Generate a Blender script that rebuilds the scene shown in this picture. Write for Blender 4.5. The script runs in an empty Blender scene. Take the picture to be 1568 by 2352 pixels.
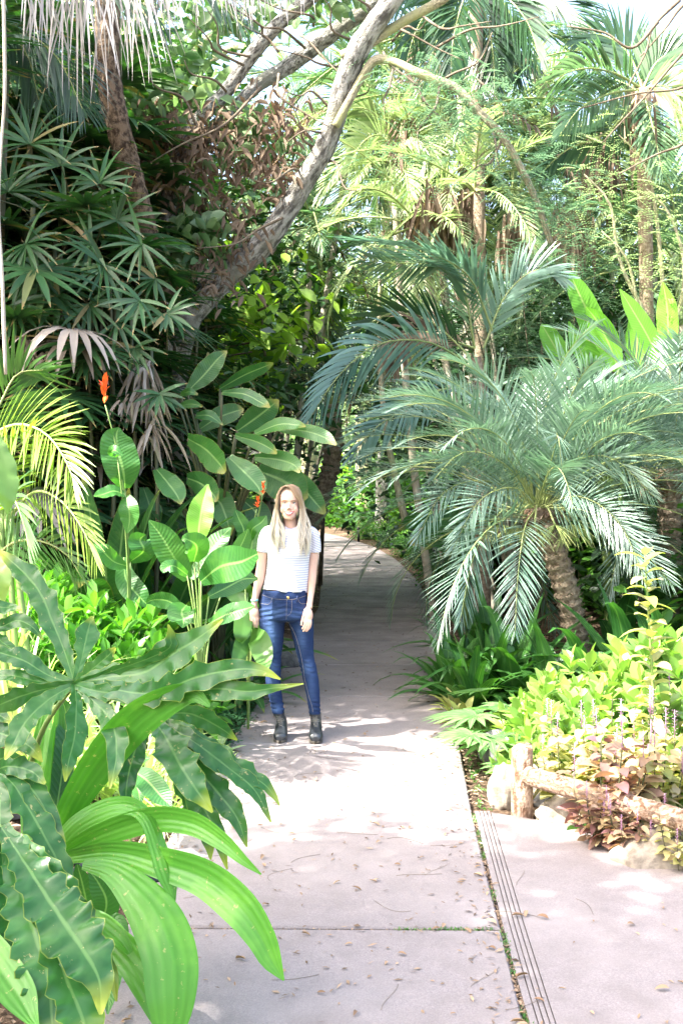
import bpy, math, random
import numpy as np
from mathutils import Vector, Matrix
sc = bpy.context.scene
col = sc.collection
R = math.radians
# ------------------------------------------------------------ camera, sky, sun, exposure
F, HZ, HC = 2613.0, 1102.0, 1.7
cam = bpy.data.objects.new('camera', bpy.data.cameras.new('camera')); col.objects.link(cam)
cam.location = (0, 0, HC); cam.rotation_euler = (R(90), 0, 0)
cam.data.sensor_fit = 'VERTICAL'; cam.data.sensor_height = 36.0; cam.data.lens = 40.0
cam.data.shift_y = -74.0/2352; cam.data.clip_end = 800; cam.data.clip_start = 0.05
sc.camera = cam
SUN_EL, SUN_H = R(50), Vector((0.90, 0.43))      # horizontal direction the light travels in
world = bpy.data.worlds.new('World'); sc.world = world; world.use_nodes = True
wn = world.node_tree.nodes; wl = world.node_tree.links
bg = wn['Background']; sky = wn.new('ShaderNodeTexSky'); sky.sky_type = 'NISHITA'; sky.sun_disc = False
sky.sun_elevation = SUN_EL
sky.sun_rotation = math.atan2(-SUN_H.x, -SUN_H.y)
sky.air_density = 1.0; sky.dust_density = 6.0; sky.ozone_density = 1.0
wl.new(sky.outputs[0], bg.inputs[0]); bg.inputs[1].default_value = 0.15
sl = bpy.data.lights.new('sun', 'SUN'); sl.energy = 3.8; sl.angle = R(0.6); sl.color = (1.0, 0.955, 0.88)
sun = bpy.data.objects.new('sun', sl); col.objects.link(sun)
d = Vector((SUN_H.x*math.cos(SUN_EL), SUN_H.y*math.cos(SUN_EL), -math.sin(SUN_EL)))
sun.rotation_euler = d.to_track_quat('-Z', 'Y').to_euler()
sc.view_settings.view_transform = 'Standard'; sc.view_settings.look = 'None'
sc.view_settings.exposure = 2.75; sc.view_settings.gamma = 1.0
sc.cycles.max_bounces = 7; sc.cycles.diffuse_bounces = 4; sc.cycles.glossy_bounces = 2
sc.cycles.transmission_bounces = 3; sc.cycles.transparent_max_bounces = 4
sc.cycles.use_denoising = True; sc.cycles.sample_clamp_indirect = 6

# ------------------------------------------------------------ pixel <-> world measurement
def P(x, y, Y): return np.array(((x-784)/F*Y, Y, HC-(y-HZ)/F*Y))
def G(x, y):
    Y = HC*F/(y-HZ); return np.array(((x-784)/F*Y, Y, 0.0))

# ------------------------------------------------------------ mesh builder
class MB:
    def __init__(s): s.v=[]; s.q=[]; s.t=[]; s.uv=[]; s.n=0; s.mi=[]; s.m=0
    def grid(s, V, UV, cyc=False):
        """V: (N, a, b, 3) batches of grids"""
        N,a,b,_ = V.shape
        idx = np.arange(N*a*b).reshape(N,a,b)+s.n
        if cyc: idx = np.concatenate([idx, idx[:,:,:1]], 2)
        q = np.stack([idx[:,:-1,:-1], idx[:,:-1,1:], idx[:,1:,1:], idx[:,1:,:-1]], -1).reshape(-1,4)
        s.v.append(V.reshape(-1,3)); s.uv.append(UV.reshape(-1,2)); s.q.append(q); s.n += N*a*b
        s.mi.append(np.full(len(q), s.m))
    def raw(s, V, Q, UV=None):
        V = np.asarray(V, float).reshape(-1,3); Q = np.asarray(Q, int).reshape(-1,4)
        s.v.append(V); s.uv.append(np.zeros((len(V),2)) if UV is None else np.asarray(UV)); s.q.append(Q+s.n); s.n += len(V)
        s.mi.append(np.full(len(Q), s.m))
    def join(s, o, M=None):
        V = np.concatenate(o.v)
        if M is not None:
            M = np.array(M); V = V@M[:3,:3].T + M[:3,3]
        s.v.append(V); s.uv.append(np.concatenate(o.uv)); s.q.append(np.concatenate(o.q)+s.n); s.n += len(V)
        s.mi.append(np.concatenate(o.mi))
    def mesh(s, name, mats, smooth=True):
        V = np.concatenate(s.v); Q = np.concatenate(s.q); UV = np.concatenate(s.uv)
        m = bpy.data.meshes.new(name)
        m.vertices.add(len(V)); m.vertices.foreach_set('co', V.astype(np.float32).ravel())
        m.loops.add(Q.size); m.loops.foreach_set('vertex_index', Q.astype(np.int32).ravel())
        m.polygons.add(len(Q)); m.polygons.foreach_set('loop_start', np.arange(0, Q.size, 4, dtype=np.int32))
        try: m.polygons.foreach_set('loop_total', np.full(len(Q), 4, dtype=np.int32))
        except Exception: pass
        m.polygons.foreach_set('material_index', np.concatenate(s.mi).astype(np.int32))
        u = m.uv_layers.new(name='UVMap'); u.data.foreach_set('uv', UV[Q.ravel()].astype(np.float32).ravel())
        m.polygons.foreach_set('use_smooth', np.full(len(Q), smooth))
        for k in (mats if isinstance(mats,(list,tuple)) else [mats]): m.materials.append(k)
        m.update(calc_edges=True); m.validate()
        return m
    def build(s, name, mats, parent=None, smooth=True):
        o = bpy.data.objects.new(name, s.mesh(name, mats, smooth)); col.objects.link(o)
        if parent: o.parent = parent
        return o
def obj(name, mesh, parent=None):
    o = bpy.data.objects.new(name, mesh); col.objects.link(o)
    if parent: o.parent = parent
    return o
def tag(o, label=None, cat=None, group=None, kind=None):
    if label: o['label'] = label
    if cat: o['category'] = cat
    if group: o['group'] = group
    if kind: o['kind'] = kind
    return o
def thing(name, loc, label, cat, group=None, rz=0, s=1):
    o = bpy.data.objects.new(name, None); col.objects.link(o); o.empty_display_size = .1
    o.location = loc; o.rotation_euler = (0,0,rz); o.scale = (s,s,s)
    return tag(o, label, cat, group)
def wthing(name, loc, label, cat, group=None):
    """thing whose parts are modelled in world space: parts get the inverse offset"""
    o = thing(name, loc, label, cat, group); o['_w'] = 1
    return o
def wpart(mb, name, mats, root, smooth=True):
    L = np.array(root.location)
    for i in range(len(mb.v)): mb.v[i] = mb.v[i]-L
    return mb.build(name, mats, root, smooth)
def nrmz(a): return a/np.maximum(np.linalg.norm(a, axis=-1, keepdims=True), 1e-9)
def cr(pts, n):
    """Catmull-Rom resample of (k, d) points to n, roughly by arc length"""
    p = np.asarray(pts, float); k = len(p)
    if k == 2: return p[0]+(p[1]-p[0])*np.linspace(0,1,n)[:,None]
    q = np.vstack([2*p[0]-p[1], p, 2*p[-1]-p[-2]])
    out = []
    for i in range(k-1):
        a,b,c,e = q[i:i+4]
        t = np.linspace(0,1,24,endpoint=(i==k-2))[:,None]
        out.append(.5*((2*b)+(-a+c)*t+(2*a-5*b+4*c-e)*t*t+(-a+3*b-3*c+e)*t**3))
    o = np.vstack(out); s = np.r_[0, np.cumsum(np.linalg.norm(np.diff(o[:,:3],axis=0),axis=1))]
    u = np.linspace(0, s[-1], n)
    return np.stack([np.interp(u, s, o[:,j]) for j in range(o.shape[1])], 1)
def tube(mb, pts, rad, nu=8, n=None, jit=0, rs=None, cap=True, flat=1.0):
    """tube along world points with radii"""
    p = np.asarray(pts, float); r = np.broadcast_to(np.asarray(rad,float), (len(p),))
    if n: c = cr(np.c_[p, r], n); p, r = c[:,:3], c[:,3]
    T = nrmz(np.gradient(p, axis=0))
    ref = np.array((0,0,1.0)) if abs(T[0,2])<.9 else np.array((0,1.0,0))
    A = nrmz(np.cross(T, ref)); B = np.cross(T, A)
    th = np.linspace(0, 2*math.pi, nu, endpoint=False)
    rr = r[:,None]*np.ones((1,nu))
    if jit:
        rs = rs or np.random.RandomState(1); rr = rr*(1+jit*(rs.rand(len(p),nu)-.5))
    V = p[:,None,:]+A[:,None,:]*(np.cos(th)*rr)[...,None]+B[:,None,:]*(np.sin(th)*rr*flat)[...,None]
    if cap:
        V = np.concatenate([np.repeat(p[:1,None,:],nu,1), V, np.repeat(p[-1:,None,:],nu,1)], 0)
    a = V.shape[0]
    UV = np.stack(np.meshgrid(np.linspace(0,1,nu), np.linspace(0,1,a)), -1)
    mb.grid(V[None], UV[None], cyc=True)
PROF = {
 'strap': lambda t: np.clip(np.minimum(.55+2.2*t, 1)*np.minimum(1,(1-t)*2.2+.02)**.8, .02, 1),
 'leaf':  lambda t: np.clip(np.sin(np.pi*np.clip(t,0,1)**.8)**.75, .04, 1),
 'lance': lambda t: np.clip(np.sin(np.pi*t**.6)**.9, .04, 1),
 'heart': lambda t: np.clip(np.sin(np.pi*(t*.86+.12))**.7*(1-.5*t), .03, 1),
 'obov': lambda t: np.clip(np.sin(np.pi*np.clip(t,0,1)**1.35)**.8, .08, 1),
 'blunt': lambda t: np.clip(np.minimum(1,.3+4*t)*np.minimum(1,(1-t)*6+.15), .1, 1),
}
def ribbons(mb, base, dr, nr, L, W, droop=0., nseg=3, prof='leaf', fold=0.15, wide=1, twist=0.):
    """N leaves at once. base/dr/nr (N,3); L, W, droop (N,)"""
    base = np.atleast_2d(base).astype(float); N = len(base)
    dr = nrmz(np.broadcast_to(dr,(N,3)).astype(float)); nr = np.broadcast_to(nr,(N,3)).astype(float)
    L = np.broadcast_to(L,(N,)).astype(float); W = np.broadcast_to(W,(N,)).astype(float); droop = np.broadcast_to(droop,(N,)).astype(float)
    t = np.linspace(0,1,nseg+1); pr = PROF[prof](t)
    D = nrmz(dr[:,None,:]+np.array((0,0,-1.))[None,None,:]*(droop[:,None]*t[None,:]**1.2)[...,None])
    step = D[:,:-1]*(L[:,None,None]/nseg)
    C = base[:,None,:]+np.concatenate([np.zeros((N,1,3)), np.cumsum(step,1)],1)
    S = nrmz(np.cross(D, nr[:,None,:])); U = nrmz(np.cross(S, D))
    w = (W[:,None]*pr[None,:]*.5)[...,None]
    us = (-1,1) if not wide else ((-1,0,1) if wide==1 else np.linspace(-1,1,2*wide+1))
    V = np.stack([C+S*w*u+U*w*(fold*abs(u)) for u in us], 2)
    UV = np.zeros(V.shape[:3]+(2,)); UV[...,0] = (np.array(us)*.5+.5)[None,None,:]; UV[...,1] = t[None,:,None]
    mb.grid(V, UV)
def pxleaf(mb, pts, roll=0., fold=.12, ruf=0., rf=6., nv=24, nu=6, seed=0, jag=0., cup=0., tipcurl=0):
    """leaf measured from the photo: pts (x, y, distance, width px); a curved blade of real size"""
    rs = np.random.RandomState(seed+int(pts[0][0]*7+pts[-1][1]*3)%99991)
    w = np.array([(*P(a,b,c), e*c/F) for a,b,c,e in pts]); c = cr(w, nv+1)
    C, wd = c[:,:3], np.maximum(c[:,3], .002)
    T = nrmz(np.gradient(C, axis=0)); N0 = nrmz(np.array((0,0,HC))-C)
    N0 = nrmz(N0-T*np.sum(N0*T,1,keepdims=True)); S = np.cross(T, N0)
    ro = R(roll); N1 = N0*math.cos(ro)+S*math.sin(ro); S1 = np.cross(T, N1)
    t = np.linspace(0,1,nv+1); u = np.linspace(-1,1,2*nu+1)
    sc_ = np.ones((nv+1,2))
    if jag:
        for k in (0,1):
            ph = rs.rand()*6.28; ff = rf*(.85+.3*rs.rand())
            tt=t*ff+ph/6.28+.35*np.sin(t*7+ph); saw = (tt%1.0); am=.45+.55*np.sin(np.floor(tt)*2.7+ph)**2; sc_[:,k] = 1+jag*am*(np.where(saw<.75,(saw/.75)**1.6,(1-saw)/.25)*1.1-.45)*np.sin(np.pi*np.clip(t*1.15,0,1))**.4
    ph = rs.rand(6)*6.28
    V = np.zeros((nv+1, 2*nu+1, 3))
    for j,uu in enumerate(u):
        k = 0 if uu<0 else 1
        ww = wd*.5*sc_[:,k]
        h = fold*abs(uu)*ww + cup*uu*uu*ww
        h += ruf*ww*abs(uu)**1.6*(np.sin(t*rf*6.28*1.3+ph[k]+uu*.8)+.6*np.sin(t*rf*6.28*2.3+ph[k+2]))
        V[:,j] = C+S1*(uu*ww)[:,None]+N1*h[:,None]
    UV = np.stack(np.meshgrid((u+1)/2, t), -1)
    mb.grid(V[None], UV[None])
def frond(mb, path, up, nl, ll, lw, ang=55., droop=.4, vee=.25, t0=.12, nseg=4, rw=.012, rs=None, prof='lance', fold=.2, wide=0, jit=.08, tipang=25., rach=True, miss=0.):
    """feather frond: path (n,3) rachis, up (3,) or (n,3)"""
    rs = rs or np.random.RandomState(0)
    p = cr(path, 40); T = nrmz(np.gradient(p,axis=0)); up = np.broadcast_to(up,(40,3)).astype(float)
    S = nrmz(np.cross(T, up)); U = nrmz(np.cross(S, T))
    Lr = np.linalg.norm(np.diff(p,axis=0),axis=1).sum()
    for sd in (-1,1):
        t = np.linspace(t0, 1, nl)+(rs.rand(nl)-.5)*.6/nl; t = np.clip(t,0,1)
        if miss: t = t[rs.rand(len(t))>miss]
        i = t*39; i0 = np.clip(i.astype(int),0,38); f = (i-i0)[:,None]
        g = lambda A: A[i0]*(1-f)+A[i0+1]*f
        a = np.radians(ang+(tipang-ang)*t**1.5+(rs.rand(len(t))-.5)*12)
        ve = vee*(1+(rs.rand(len(t))-.5)*.8)
        dd = g(T)*np.cos(a)[:,None]+(g(S)*sd*(1-abs(ve))[:,None]+g(U)*ve[:,None])*np.sin(a)[:,None]
        dd = dd + (rs.rand(len(t),3)-.5)*jit
        ls = ll*np.clip(np.sin(np.pi*np.clip(.12+t*.83,0,1))**.6, .15,1)*(1+(rs.rand(len(t))-.5)*.15)
        ribbons(mb, g(p), dd, nrmz(g(U)+.3*g(S)*sd), ls, lw*np.clip(ls/ll,.5,1), droop*(.7+.6*rs.rand(len(t))), nseg, prof, fold, wide)
    if rach: 
        m0 = mb.m; mb.m = 1; tube(mb, p[::3], np.linspace(rw, rw*.25, len(p[::3])), 5, cap=False); mb.m = m0
def pxpath(pts): return np.array([P(*q) for q in pts])
# ------------------------------------------------------------ materials
def newmat(name):
    m = bpy.data.materials.new(name); m.use_nodes = True
    return m, m.node_tree.nodes, m.node_tree.links, m.node_tree.nodes['Principled BSDF'], m.node_tree.nodes['Material Output']
def noise(n, l, vec, scale, detail=4, rough=.55):
    t = n.new('ShaderNodeTexNoise'); t.inputs['Scale'].default_value = scale; t.inputs['Detail'].default_value = detail
    t.inputs['Roughness'].default_value = rough
    if vec is not None: l.new(vec, t.inputs['Vector'])
    return t.outputs['Fac']
def ramp(n, l, fac, stops, interp='LINEAR'):
    r = n.new('ShaderNodeValToRGB'); r.color_ramp.interpolation = interp
    e = r.color_ramp.elements
    while len(e) < len(stops): e.new(.5)
    for k,(p,c) in enumerate(stops):
        e[k].position = p; e[k].color = (*c,1) if len(c)==3 else c
    l.new(fac, r.inputs[0]); return r.outputs[0]
def mixc(n, l, fac, a, b, mode='MIX'):
    m = n.new('ShaderNodeMix'); m.data_type = 'RGBA'; m.blend_type = mode
    for s_,v in ((0,fac),(6,a),(7,b)):
        if hasattr(v,'is_linked'): l.new(v, m.inputs[s_])
        elif isinstance(v,(int,float)): m.inputs[s_].default_value = v
        else: m.inputs[s_].default_value = (*v,1)
    return m.outputs[2]
def mth(n, l, op, a, b=None, c=None):
    m = n.new('ShaderNodeMath'); m.operation = op
    for i,v in enumerate((a,b,c)):
        if v is None: continue
        if hasattr(v,'is_linked'): l.new(v, m.inputs[i])
        else: m.inputs[i].default_value = v
    return m.outputs[0]
def bump(n, l, h, s, dist, bs):
    b = n.new('ShaderNodeBump'); b.inputs['Strength'].default_value = s; b.inputs['Distance'].default_value = dist
    l.new(h, b.inputs['Height']); l.new(b.outputs[0], bs.inputs['Normal'])
def leafmat(name, c1, c2, rough=.42, trans=.35, tcol=None, rib=None, veins=0, vs=.25, tip=None, par=0, spots=0, spec=.5, dry=0):
    m,n,l,b,out = newmat(name)
    geo = n.new('ShaderNodeNewGeometry'); oi = n.new('ShaderNodeObjectInfo'); tc = n.new('ShaderNodeTexCoord')
    r = mth(n,l,'FRACT', mth(n,l,'ADD', geo.outputs['Random Per Island'], oi.outputs['Random']))
    nz = noise(n,l,tc.outputs['Object'],2.5,3)
    f = mth(n,l,'ADD', mth(n,l,'MULTIPLY', r, .7), mth(n,l,'MULTIPLY', mth(n,l,'SUBTRACT', nz, .35), .9))
    c = mixc(n,l,f,c1,c2)
    if dry: c = mixc(n,l, ramp(n,l,r,[(1-dry,(0,0,0)),(1-dry+.02,(1,1,1))]), c, (.28,.2,.09))
    sep = n.new('ShaderNodeSeparateXYZ'); l.new(tc.outputs['UV'], sep.inputs[0])
    au = mth(n,l,'ABSOLUTE', mth(n,l,'SUBTRACT', sep.outputs[0], .5))
    h = None
    if veins:
        # side veins sweep forward from the midrib
        v = mth(n,l,'SINE', mth(n,l,'MULTIPLY', mth(n,l,'SUBTRACT', sep.outputs[1], mth(n,l,'MULTIPLY', au, .18)), veins*6.283))
        vv = ramp(n,l, v, [(.0,(0,0,0)),(.55,(0,0,0)),(1,(1,1,1))]); h = v
        c = mixc(n,l, mth(n,l,'MULTIPLY', vv, vs), c, tuple(min(1,x*2.0+.01) for x in c2))
    if par:
        v = mth(n,l,'SINE', mth(n,l,'MULTIPLY', sep.outputs[0], par*6.283)); h = v
        c = mixc(n,l, mth(n,l,'MULTIPLY', ramp(n,l,v,[(0,(0,0,0)),(1,(1,1,1))]), vs), c, tuple(min(1,x*1.7+.01) for x in c2))
    if rib:
        k = ramp(n,l,au,[(0,(1,1,1)),(.022,(.8,.8,.8)),(.05,(0,0,0))])
        c = mixc(n,l, k, c, rib)
    if tip:
        k = ramp(n,l, mth(n,l,'ADD', sep.outputs[1], mth(n,l,'MULTIPLY', mth(n,l,'SUBTRACT',nz,.5),.3)), [(.86,(0,0,0)),(.98,(1,1,1))])
        c = mixc(n,l,k,c,tip)
        e = ramp(n,l,au,[(.475,(0,0,0)),(.497,(1,1,1))]); c = mixc(n,l, mth(n,l,'MULTIPLY', e, .6), c, tip)
    if spots:
        bl = ramp(n,l,noise(n,l,tc.outputs['Object'],6,4),[(.52,(0,0,0)),(.7,(1,1,1))])
        c = mixc(n,l, mth(n,l,'MULTIPLY', bl, .35), c, tuple(min(1,x*1.5+y_) for x,y_ in zip(c2,(.05,.03,0))))
        k = ramp(n,l,noise(n,l,tc.outputs['Object'],42,4,.7),[(.64,(0,0,0)),(.68,(1,1,1))])
        c = mixc(n,l, mth(n,l,'MULTIPLY', k, spots), c, (.42,.36,.16))
    l.new(c, b.inputs['Base Color']); b.inputs['Roughness'].default_value = rough
    b.inputs['Specular IOR Level'].default_value = spec
    nr_ = noise(n,l,tc.outputs['Object'],18,3)
    if h is not None:
        bump(n,l, mth(n,l,'ADD', mth(n,l,'MULTIPLY',h,.35), nr_), .35, .004, b)
    t = n.new('ShaderNodeBsdfTranslucent')
    tcx = mixc(n,l, 1.0, c, tcol or (1.5,1.75,.55), 'MULTIPLY'); l.new(tcx, t.inputs[0])
    mx = n.new('ShaderNodeMixShader'); mx.inputs[0].default_value = trans
    l.new(b.outputs[0], mx.inputs[1]); l.new(t.outputs[0], mx.inputs[2]); l.new(mx.outputs[0], out.inputs[0])
    return m
def plain(name, c, rough=.6, c2=None, sc_=8, bm=0, bsc=40, metal=0, spec=.5, coord='Object'):
    m,n,l,b,out = newmat(name); tc = n.new('ShaderNodeTexCoord'); v = tc.outputs[coord]
    b.inputs['Roughness'].default_value = rough; b.inputs['Metallic'].default_value = metal; b.inputs['Specular IOR Level'].default_value = spec
    if c2: l.new(mixc(n,l, ramp(n,l,noise(n,l,v,sc_,5),[(.35,(0,0,0)),(.65,(1,1,1))]), c, c2), b.inputs['Base Color'])
    else: b.inputs['Base Color'].default_value = (*c,1)
    if bm: bump(n,l,noise(n,l,v,bsc,5,.65),bm,.02,b)
    return m
def barkmat(name, c1, c2, c3, sx=14, sz=2.2, bs=1.0):
    m,n,l,b,out = newmat(name); tc = n.new('ShaderNodeTexCoord'); mp = n.new('ShaderNodeMapping')
    mp.inputs['Scale'].default_value = (9, 34, 1)      # UV: around, along
    l.new(tc.outputs['UV'], mp.inputs[0])
    mo = n.new('ShaderNodeMapping'); l.new(tc.outputs['Object'], mo.inputs[0])
    a = noise(n,l,mp.outputs[0],1.3,6,.65); g = noise(n,l,tc.outputs['Object'],3,4)
    w = n.new('ShaderNodeTexVoronoi'); w.feature='F1'; w.inputs['Scale'].default_value = 30; l.new(tc.outputs['Object'], w.inputs['Vector'])
    c = mixc(n,l, ramp(n,l,a,[(.43,(0,0,0)),(.56,(1,1,1))]), c1, c2)
    c = mixc(n,l, ramp(n,l,g,[(.5,(0,0,0)),(.68,(1,1,1))]), c, c3)
    l.new(c, b.inputs['Base Color']); b.inputs['Roughness'].default_value = .9; b.inputs['Specular IOR Level'].default_value=.2
    bump(n,l,mth(n,l,'ADD', a, mth(n,l,'MULTIPLY', noise(n,l,tc.outputs['Object'],60,4), .5)),bs,.03,b)
    return m
M = {}
M['rhapis'] = leafmat('fan_palm_leaf', (.012,.05,.02), (.05,.14,.042), .42, .25, tip=(.3,.2,.08), spec=.4, dry=.03)
M['green'] = leafmat('leaf_green', (.035,.11,.02), (.09,.22,.035), .42, .35)
M['dkgreen'] = leafmat('leaf_dark_green', (.012,.045,.014), (.04,.1,.03), .4, .25)
M['lime'] = leafmat('leaf_lime', (.14,.27,.03), (.3,.45,.07), .42, .4)
M['limeyel'] = leafmat('leaf_yellow_green', (.10,.24,.04), (.30,.42,.10), .36, .36, tcol=(1.25,1.45,.65), spec=.7)
M['philo'] = leafmat('philodendron_leaf', (.014,.078,.018), (.036,.13,.03), .27, .22, rib=(.09,.2,.06), veins=7, vs=.10, tip=(.3,.36,.05), spots=.5, spec=.32)
M['crinum'] = leafmat('crinum_leaf', (.045,.18,.02), (.09,.27,.035), .36, .38, par=5, vs=.1, spots=.5, spec=.4)
M['canna'] = leafmat('canna_leaf', (.025,.115,.028), (.07,.215,.04), .4, .38, rib=(.22,.4,.12), veins=20, vs=.1, spots=.15)
M['helic'] = leafmat('heliconia_leaf', (.02,.09,.025), (.055,.17,.035), .4, .3, tip=(.25,.24,.06), rib=(.2,.34,.12), veins=24, vs=.1, spots=.2)
M['banana'] = leafmat('banana_leaf', (.1,.3,.03), (.19,.42,.05), .42, .5, rib=(.35,.5,.15), veins=30, vs=.15)
M['areca'] = leafmat('areca_leaf', (.13,.22,.035), (.27,.36,.08), .36, .35)
M['arecadk'] = leafmat('areca_leaf_shade', (.04,.12,.035), (.1,.2,.06), .36, .3)  # darker copy of the areca leaf, with shade put into its colour
M['phoenix'] = leafmat('date_palm_leaf', (.07,.15,.10), (.26,.36,.29), .36, .22, tcol=(1.0,1.25,.8), spec=.8)
M['king'] = leafmat('feather_palm_leaf', (.04,.12,.05), (.19,.29,.16), .34, .3, tcol=(1.1,1.3,.8))
M['kingyel'] = leafmat('feather_palm_leaf_bright', (.20,.30,.11), (.46,.52,.30), .38, .36, tcol=(1.1,1.25,.8))
M['kingdk'] = leafmat('feather_palm_leaf_dark', (.015,.05,.025), (.05,.11,.045), .36, .25, spec=.6)
M['bluegrn'] = leafmat('feather_palm_leaf_bluegreen', (.09,.19,.14), (.22,.34,.26), .36, .25, tcol=(1.0,1.25,.9), spec=.8)
M['bgtree'] = leafmat('tree_leaf', (.06,.15,.05), (.28,.39,.19), .38, .38, tcol=(1.15,1.35,.75))
M['bgpale'] = leafmat('tree_leaf_pale', (.3,.42,.22), (.55,.62,.4), .45, .4, tcol=(1.1,1.3,.8))
M['vari'] = leafmat('variegated_leaf', (.3,.42,.15), (.62,.68,.38), .4, .35)
M['deadleaf'] = leafmat('dead_leaf', (.09,.062,.042), (.27,.205,.145), .75, .2, tcol=(1.4,1.1,.7), spec=.2)
M['deadgrey'] = leafmat('dead_frond', (.2,.155,.12), (.5,.44,.38), .55, .2, tcol=(1.2,1.1,.9), spec=.4)
M['coleus'] = leafmat('purple_leaf', (.16,.06,.09), (.4,.36,.16), .45, .3, tcol=(1.6,1.0,.7))
M['coleusg'] = leafmat('purple_green_leaf', (.27,.33,.1), (.5,.36,.26), .45, .35)
M['flower'] = plain('flower_orange', (.8,.09,.02), .5, (.9,.2,.03), 20)
M['pinkfl'] = plain('flower_pink', (.7,.1,.35), .5)
M['spike'] = plain('flower_spike', (.45,.25,.4), .6, (.25,.12,.2), 90)
M['stemg'] = plain('stem_green', (.12,.22,.05), .5, (.2,.28,.08), 6)
M['stemdk'] = plain('stem_dark', (.04,.06,.025), .6, (.1,.09,.04), 6)
M['rachis'] = plain('rachis_yellow', (.2,.27,.08), .5, (.3,.33,.13), 5)
M['deadpale'] = leafmat('dead_frond_pale', (.34,.31,.3), (.62,.6,.58), .5, .2, tcol=(1.1,1.05,1), spec=.4)
M['twig'] = plain('twig_brown', (.1,.075,.05), .9, (.2,.16,.11), 9, .6)
M['bark'] = barkmat('bark_grey', (.10,.095,.085), (.42,.41,.375), (.24,.235,.19))
M['barkdk'] = barkmat('bark_brown', (.06,.042,.03), (.22,.16,.11), (.12,.085,.055))
M['barkpale'] = barkmat('bark_pale', (.2,.18,.12), (.42,.38,.26), (.36,.36,.18), bs=.5)
M['palmbark'] = plain('palm_bark', (.16,.11,.07), .9, (.34,.27,.19), 30, .8, 50)
M['palmpale'] = plain('palm_bark_pale', (.35,.3,.22), .85, (.5,.46,.36), 5, .4, 20)
M['fibre'] = plain('palm_fibre', (.13,.075,.04), .95, (.3,.19,.11), 40, .8, 80)
# ------------------------------------------------------------ setting: soil, path, apron
def soilmat():
    m,n,l,b,out = newmat('soil'); tc = n.new('ShaderNodeTexCoord'); v = tc.outputs['Object']
    a = noise(n,l,v,28,6,.7); g = noise(n,l,v,1.1,4)
    c = ramp(n,l,a,[(.35,(.025,.017,.012)),(.55,(.11,.075,.05)),(.7,(.26,.19,.13))])
    gx = ramp(n,l,g,[(.48,(0,0,0)),(.62,(1,1,1))])
    c = mixc(n,l,mth(n,l,'MULTIPLY',gx,.35),c,(.3,.22,.15)); l.new(c,b.inputs['Base Color'])
    b.inputs['Roughness'].default_value=1; b.inputs['Specular IOR Level'].default_value=.1
    bump(n,l,a,1,.04,b); return m
M['soil'] = soilmat()
def concmat():
    m,n,l,b,out = newmat('concrete'); tc = n.new('ShaderNodeTexCoord'); v = tc.outputs['Object']
    fine = noise(n,l,v,160,4,.8); mid = noise(n,l,v,9,5,.6); big = noise(n,l,v,1.3,4,.6)
    c = ramp(n,l,fine,[(.3,(.15,.13,.128)),(.7,(.285,.252,.248))])
    c = mixc(n,l,ramp(n,l,mid,[(.4,(0,0,0)),(.75,(.6,.6,.6))]),c,(.165,.142,.135))
    c = mixc(n,l,ramp(n,l,big,[(.45,(0,0,0)),(.7,(.5,.5,.5))]),c,(.30,.265,.255))
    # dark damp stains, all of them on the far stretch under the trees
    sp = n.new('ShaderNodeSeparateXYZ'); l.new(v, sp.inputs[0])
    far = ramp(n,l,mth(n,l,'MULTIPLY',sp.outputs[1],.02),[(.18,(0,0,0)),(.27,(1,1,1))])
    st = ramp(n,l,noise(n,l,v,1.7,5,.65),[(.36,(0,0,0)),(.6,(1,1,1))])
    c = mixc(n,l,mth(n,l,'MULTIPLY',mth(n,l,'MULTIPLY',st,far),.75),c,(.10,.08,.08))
    l.new(c,b.inputs['Base Color']); b.inputs['Roughness'].default_value=.8; b.inputs['Specular IOR Level'].default_value=.3
    bump(n,l,mth(n,l,'ADD',fine,mid),.35,.006,b); return m
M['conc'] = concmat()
rs = np.random.RandomState(5)
# path centre line measured on the slab edges: distance -> left x, right x
PY = np.array([1.0, 2.5, 3.55, 5.71, 7.19, 8.92, 10.63, 14.9, 18.7, 23.6, 28, 33, 38, 44])
PL = np.array([-.80,-.80,-.80,-.80,-.71,-.60,-.49,-.30,-.33,-.50,-.85,-1.7,-3.2,-5.6])
PR = np.array([.50, .53, .57, .66, .75, .87, .96, 1.17, 1.27, 1.16, .86,.1,-1.2,-3.4])
def pl(Y): return np.interp(Y,PY,PL)
def pr(Y): return np.interp(Y,PY,PR)
TH = .035
def slab(mb, L0, R0, L1, R1, z=TH, n=1):
    """slab with small bevelled edge; corners (x,y)"""
    c = np.array([L0,R0,R1,L1],float); m_ = c.mean(0)
    top = c+(m_-c)/np.linalg.norm(m_-c,axis=1,keepdims=True)*.008
    V = np.vstack([np.c_[c,[-.05]*4], np.c_[c,[z-.007]*4], np.c_[top,[z]*4]])
    mb.raw(V, [[4*k+i,4*k+(i+1)%4,4*k+4+(i+1)%4,4*k+4+i] for k in (0,1) for i in range(4)]+[[8,9,10,11]])
mb = MB()
J = [1.2, 2.70, 4.218, 5.724, 7.165, 8.744, 10.25, 11.75, 13.25, 14.8]+list(np.arange(16.3, 44, 1.5))
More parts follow.
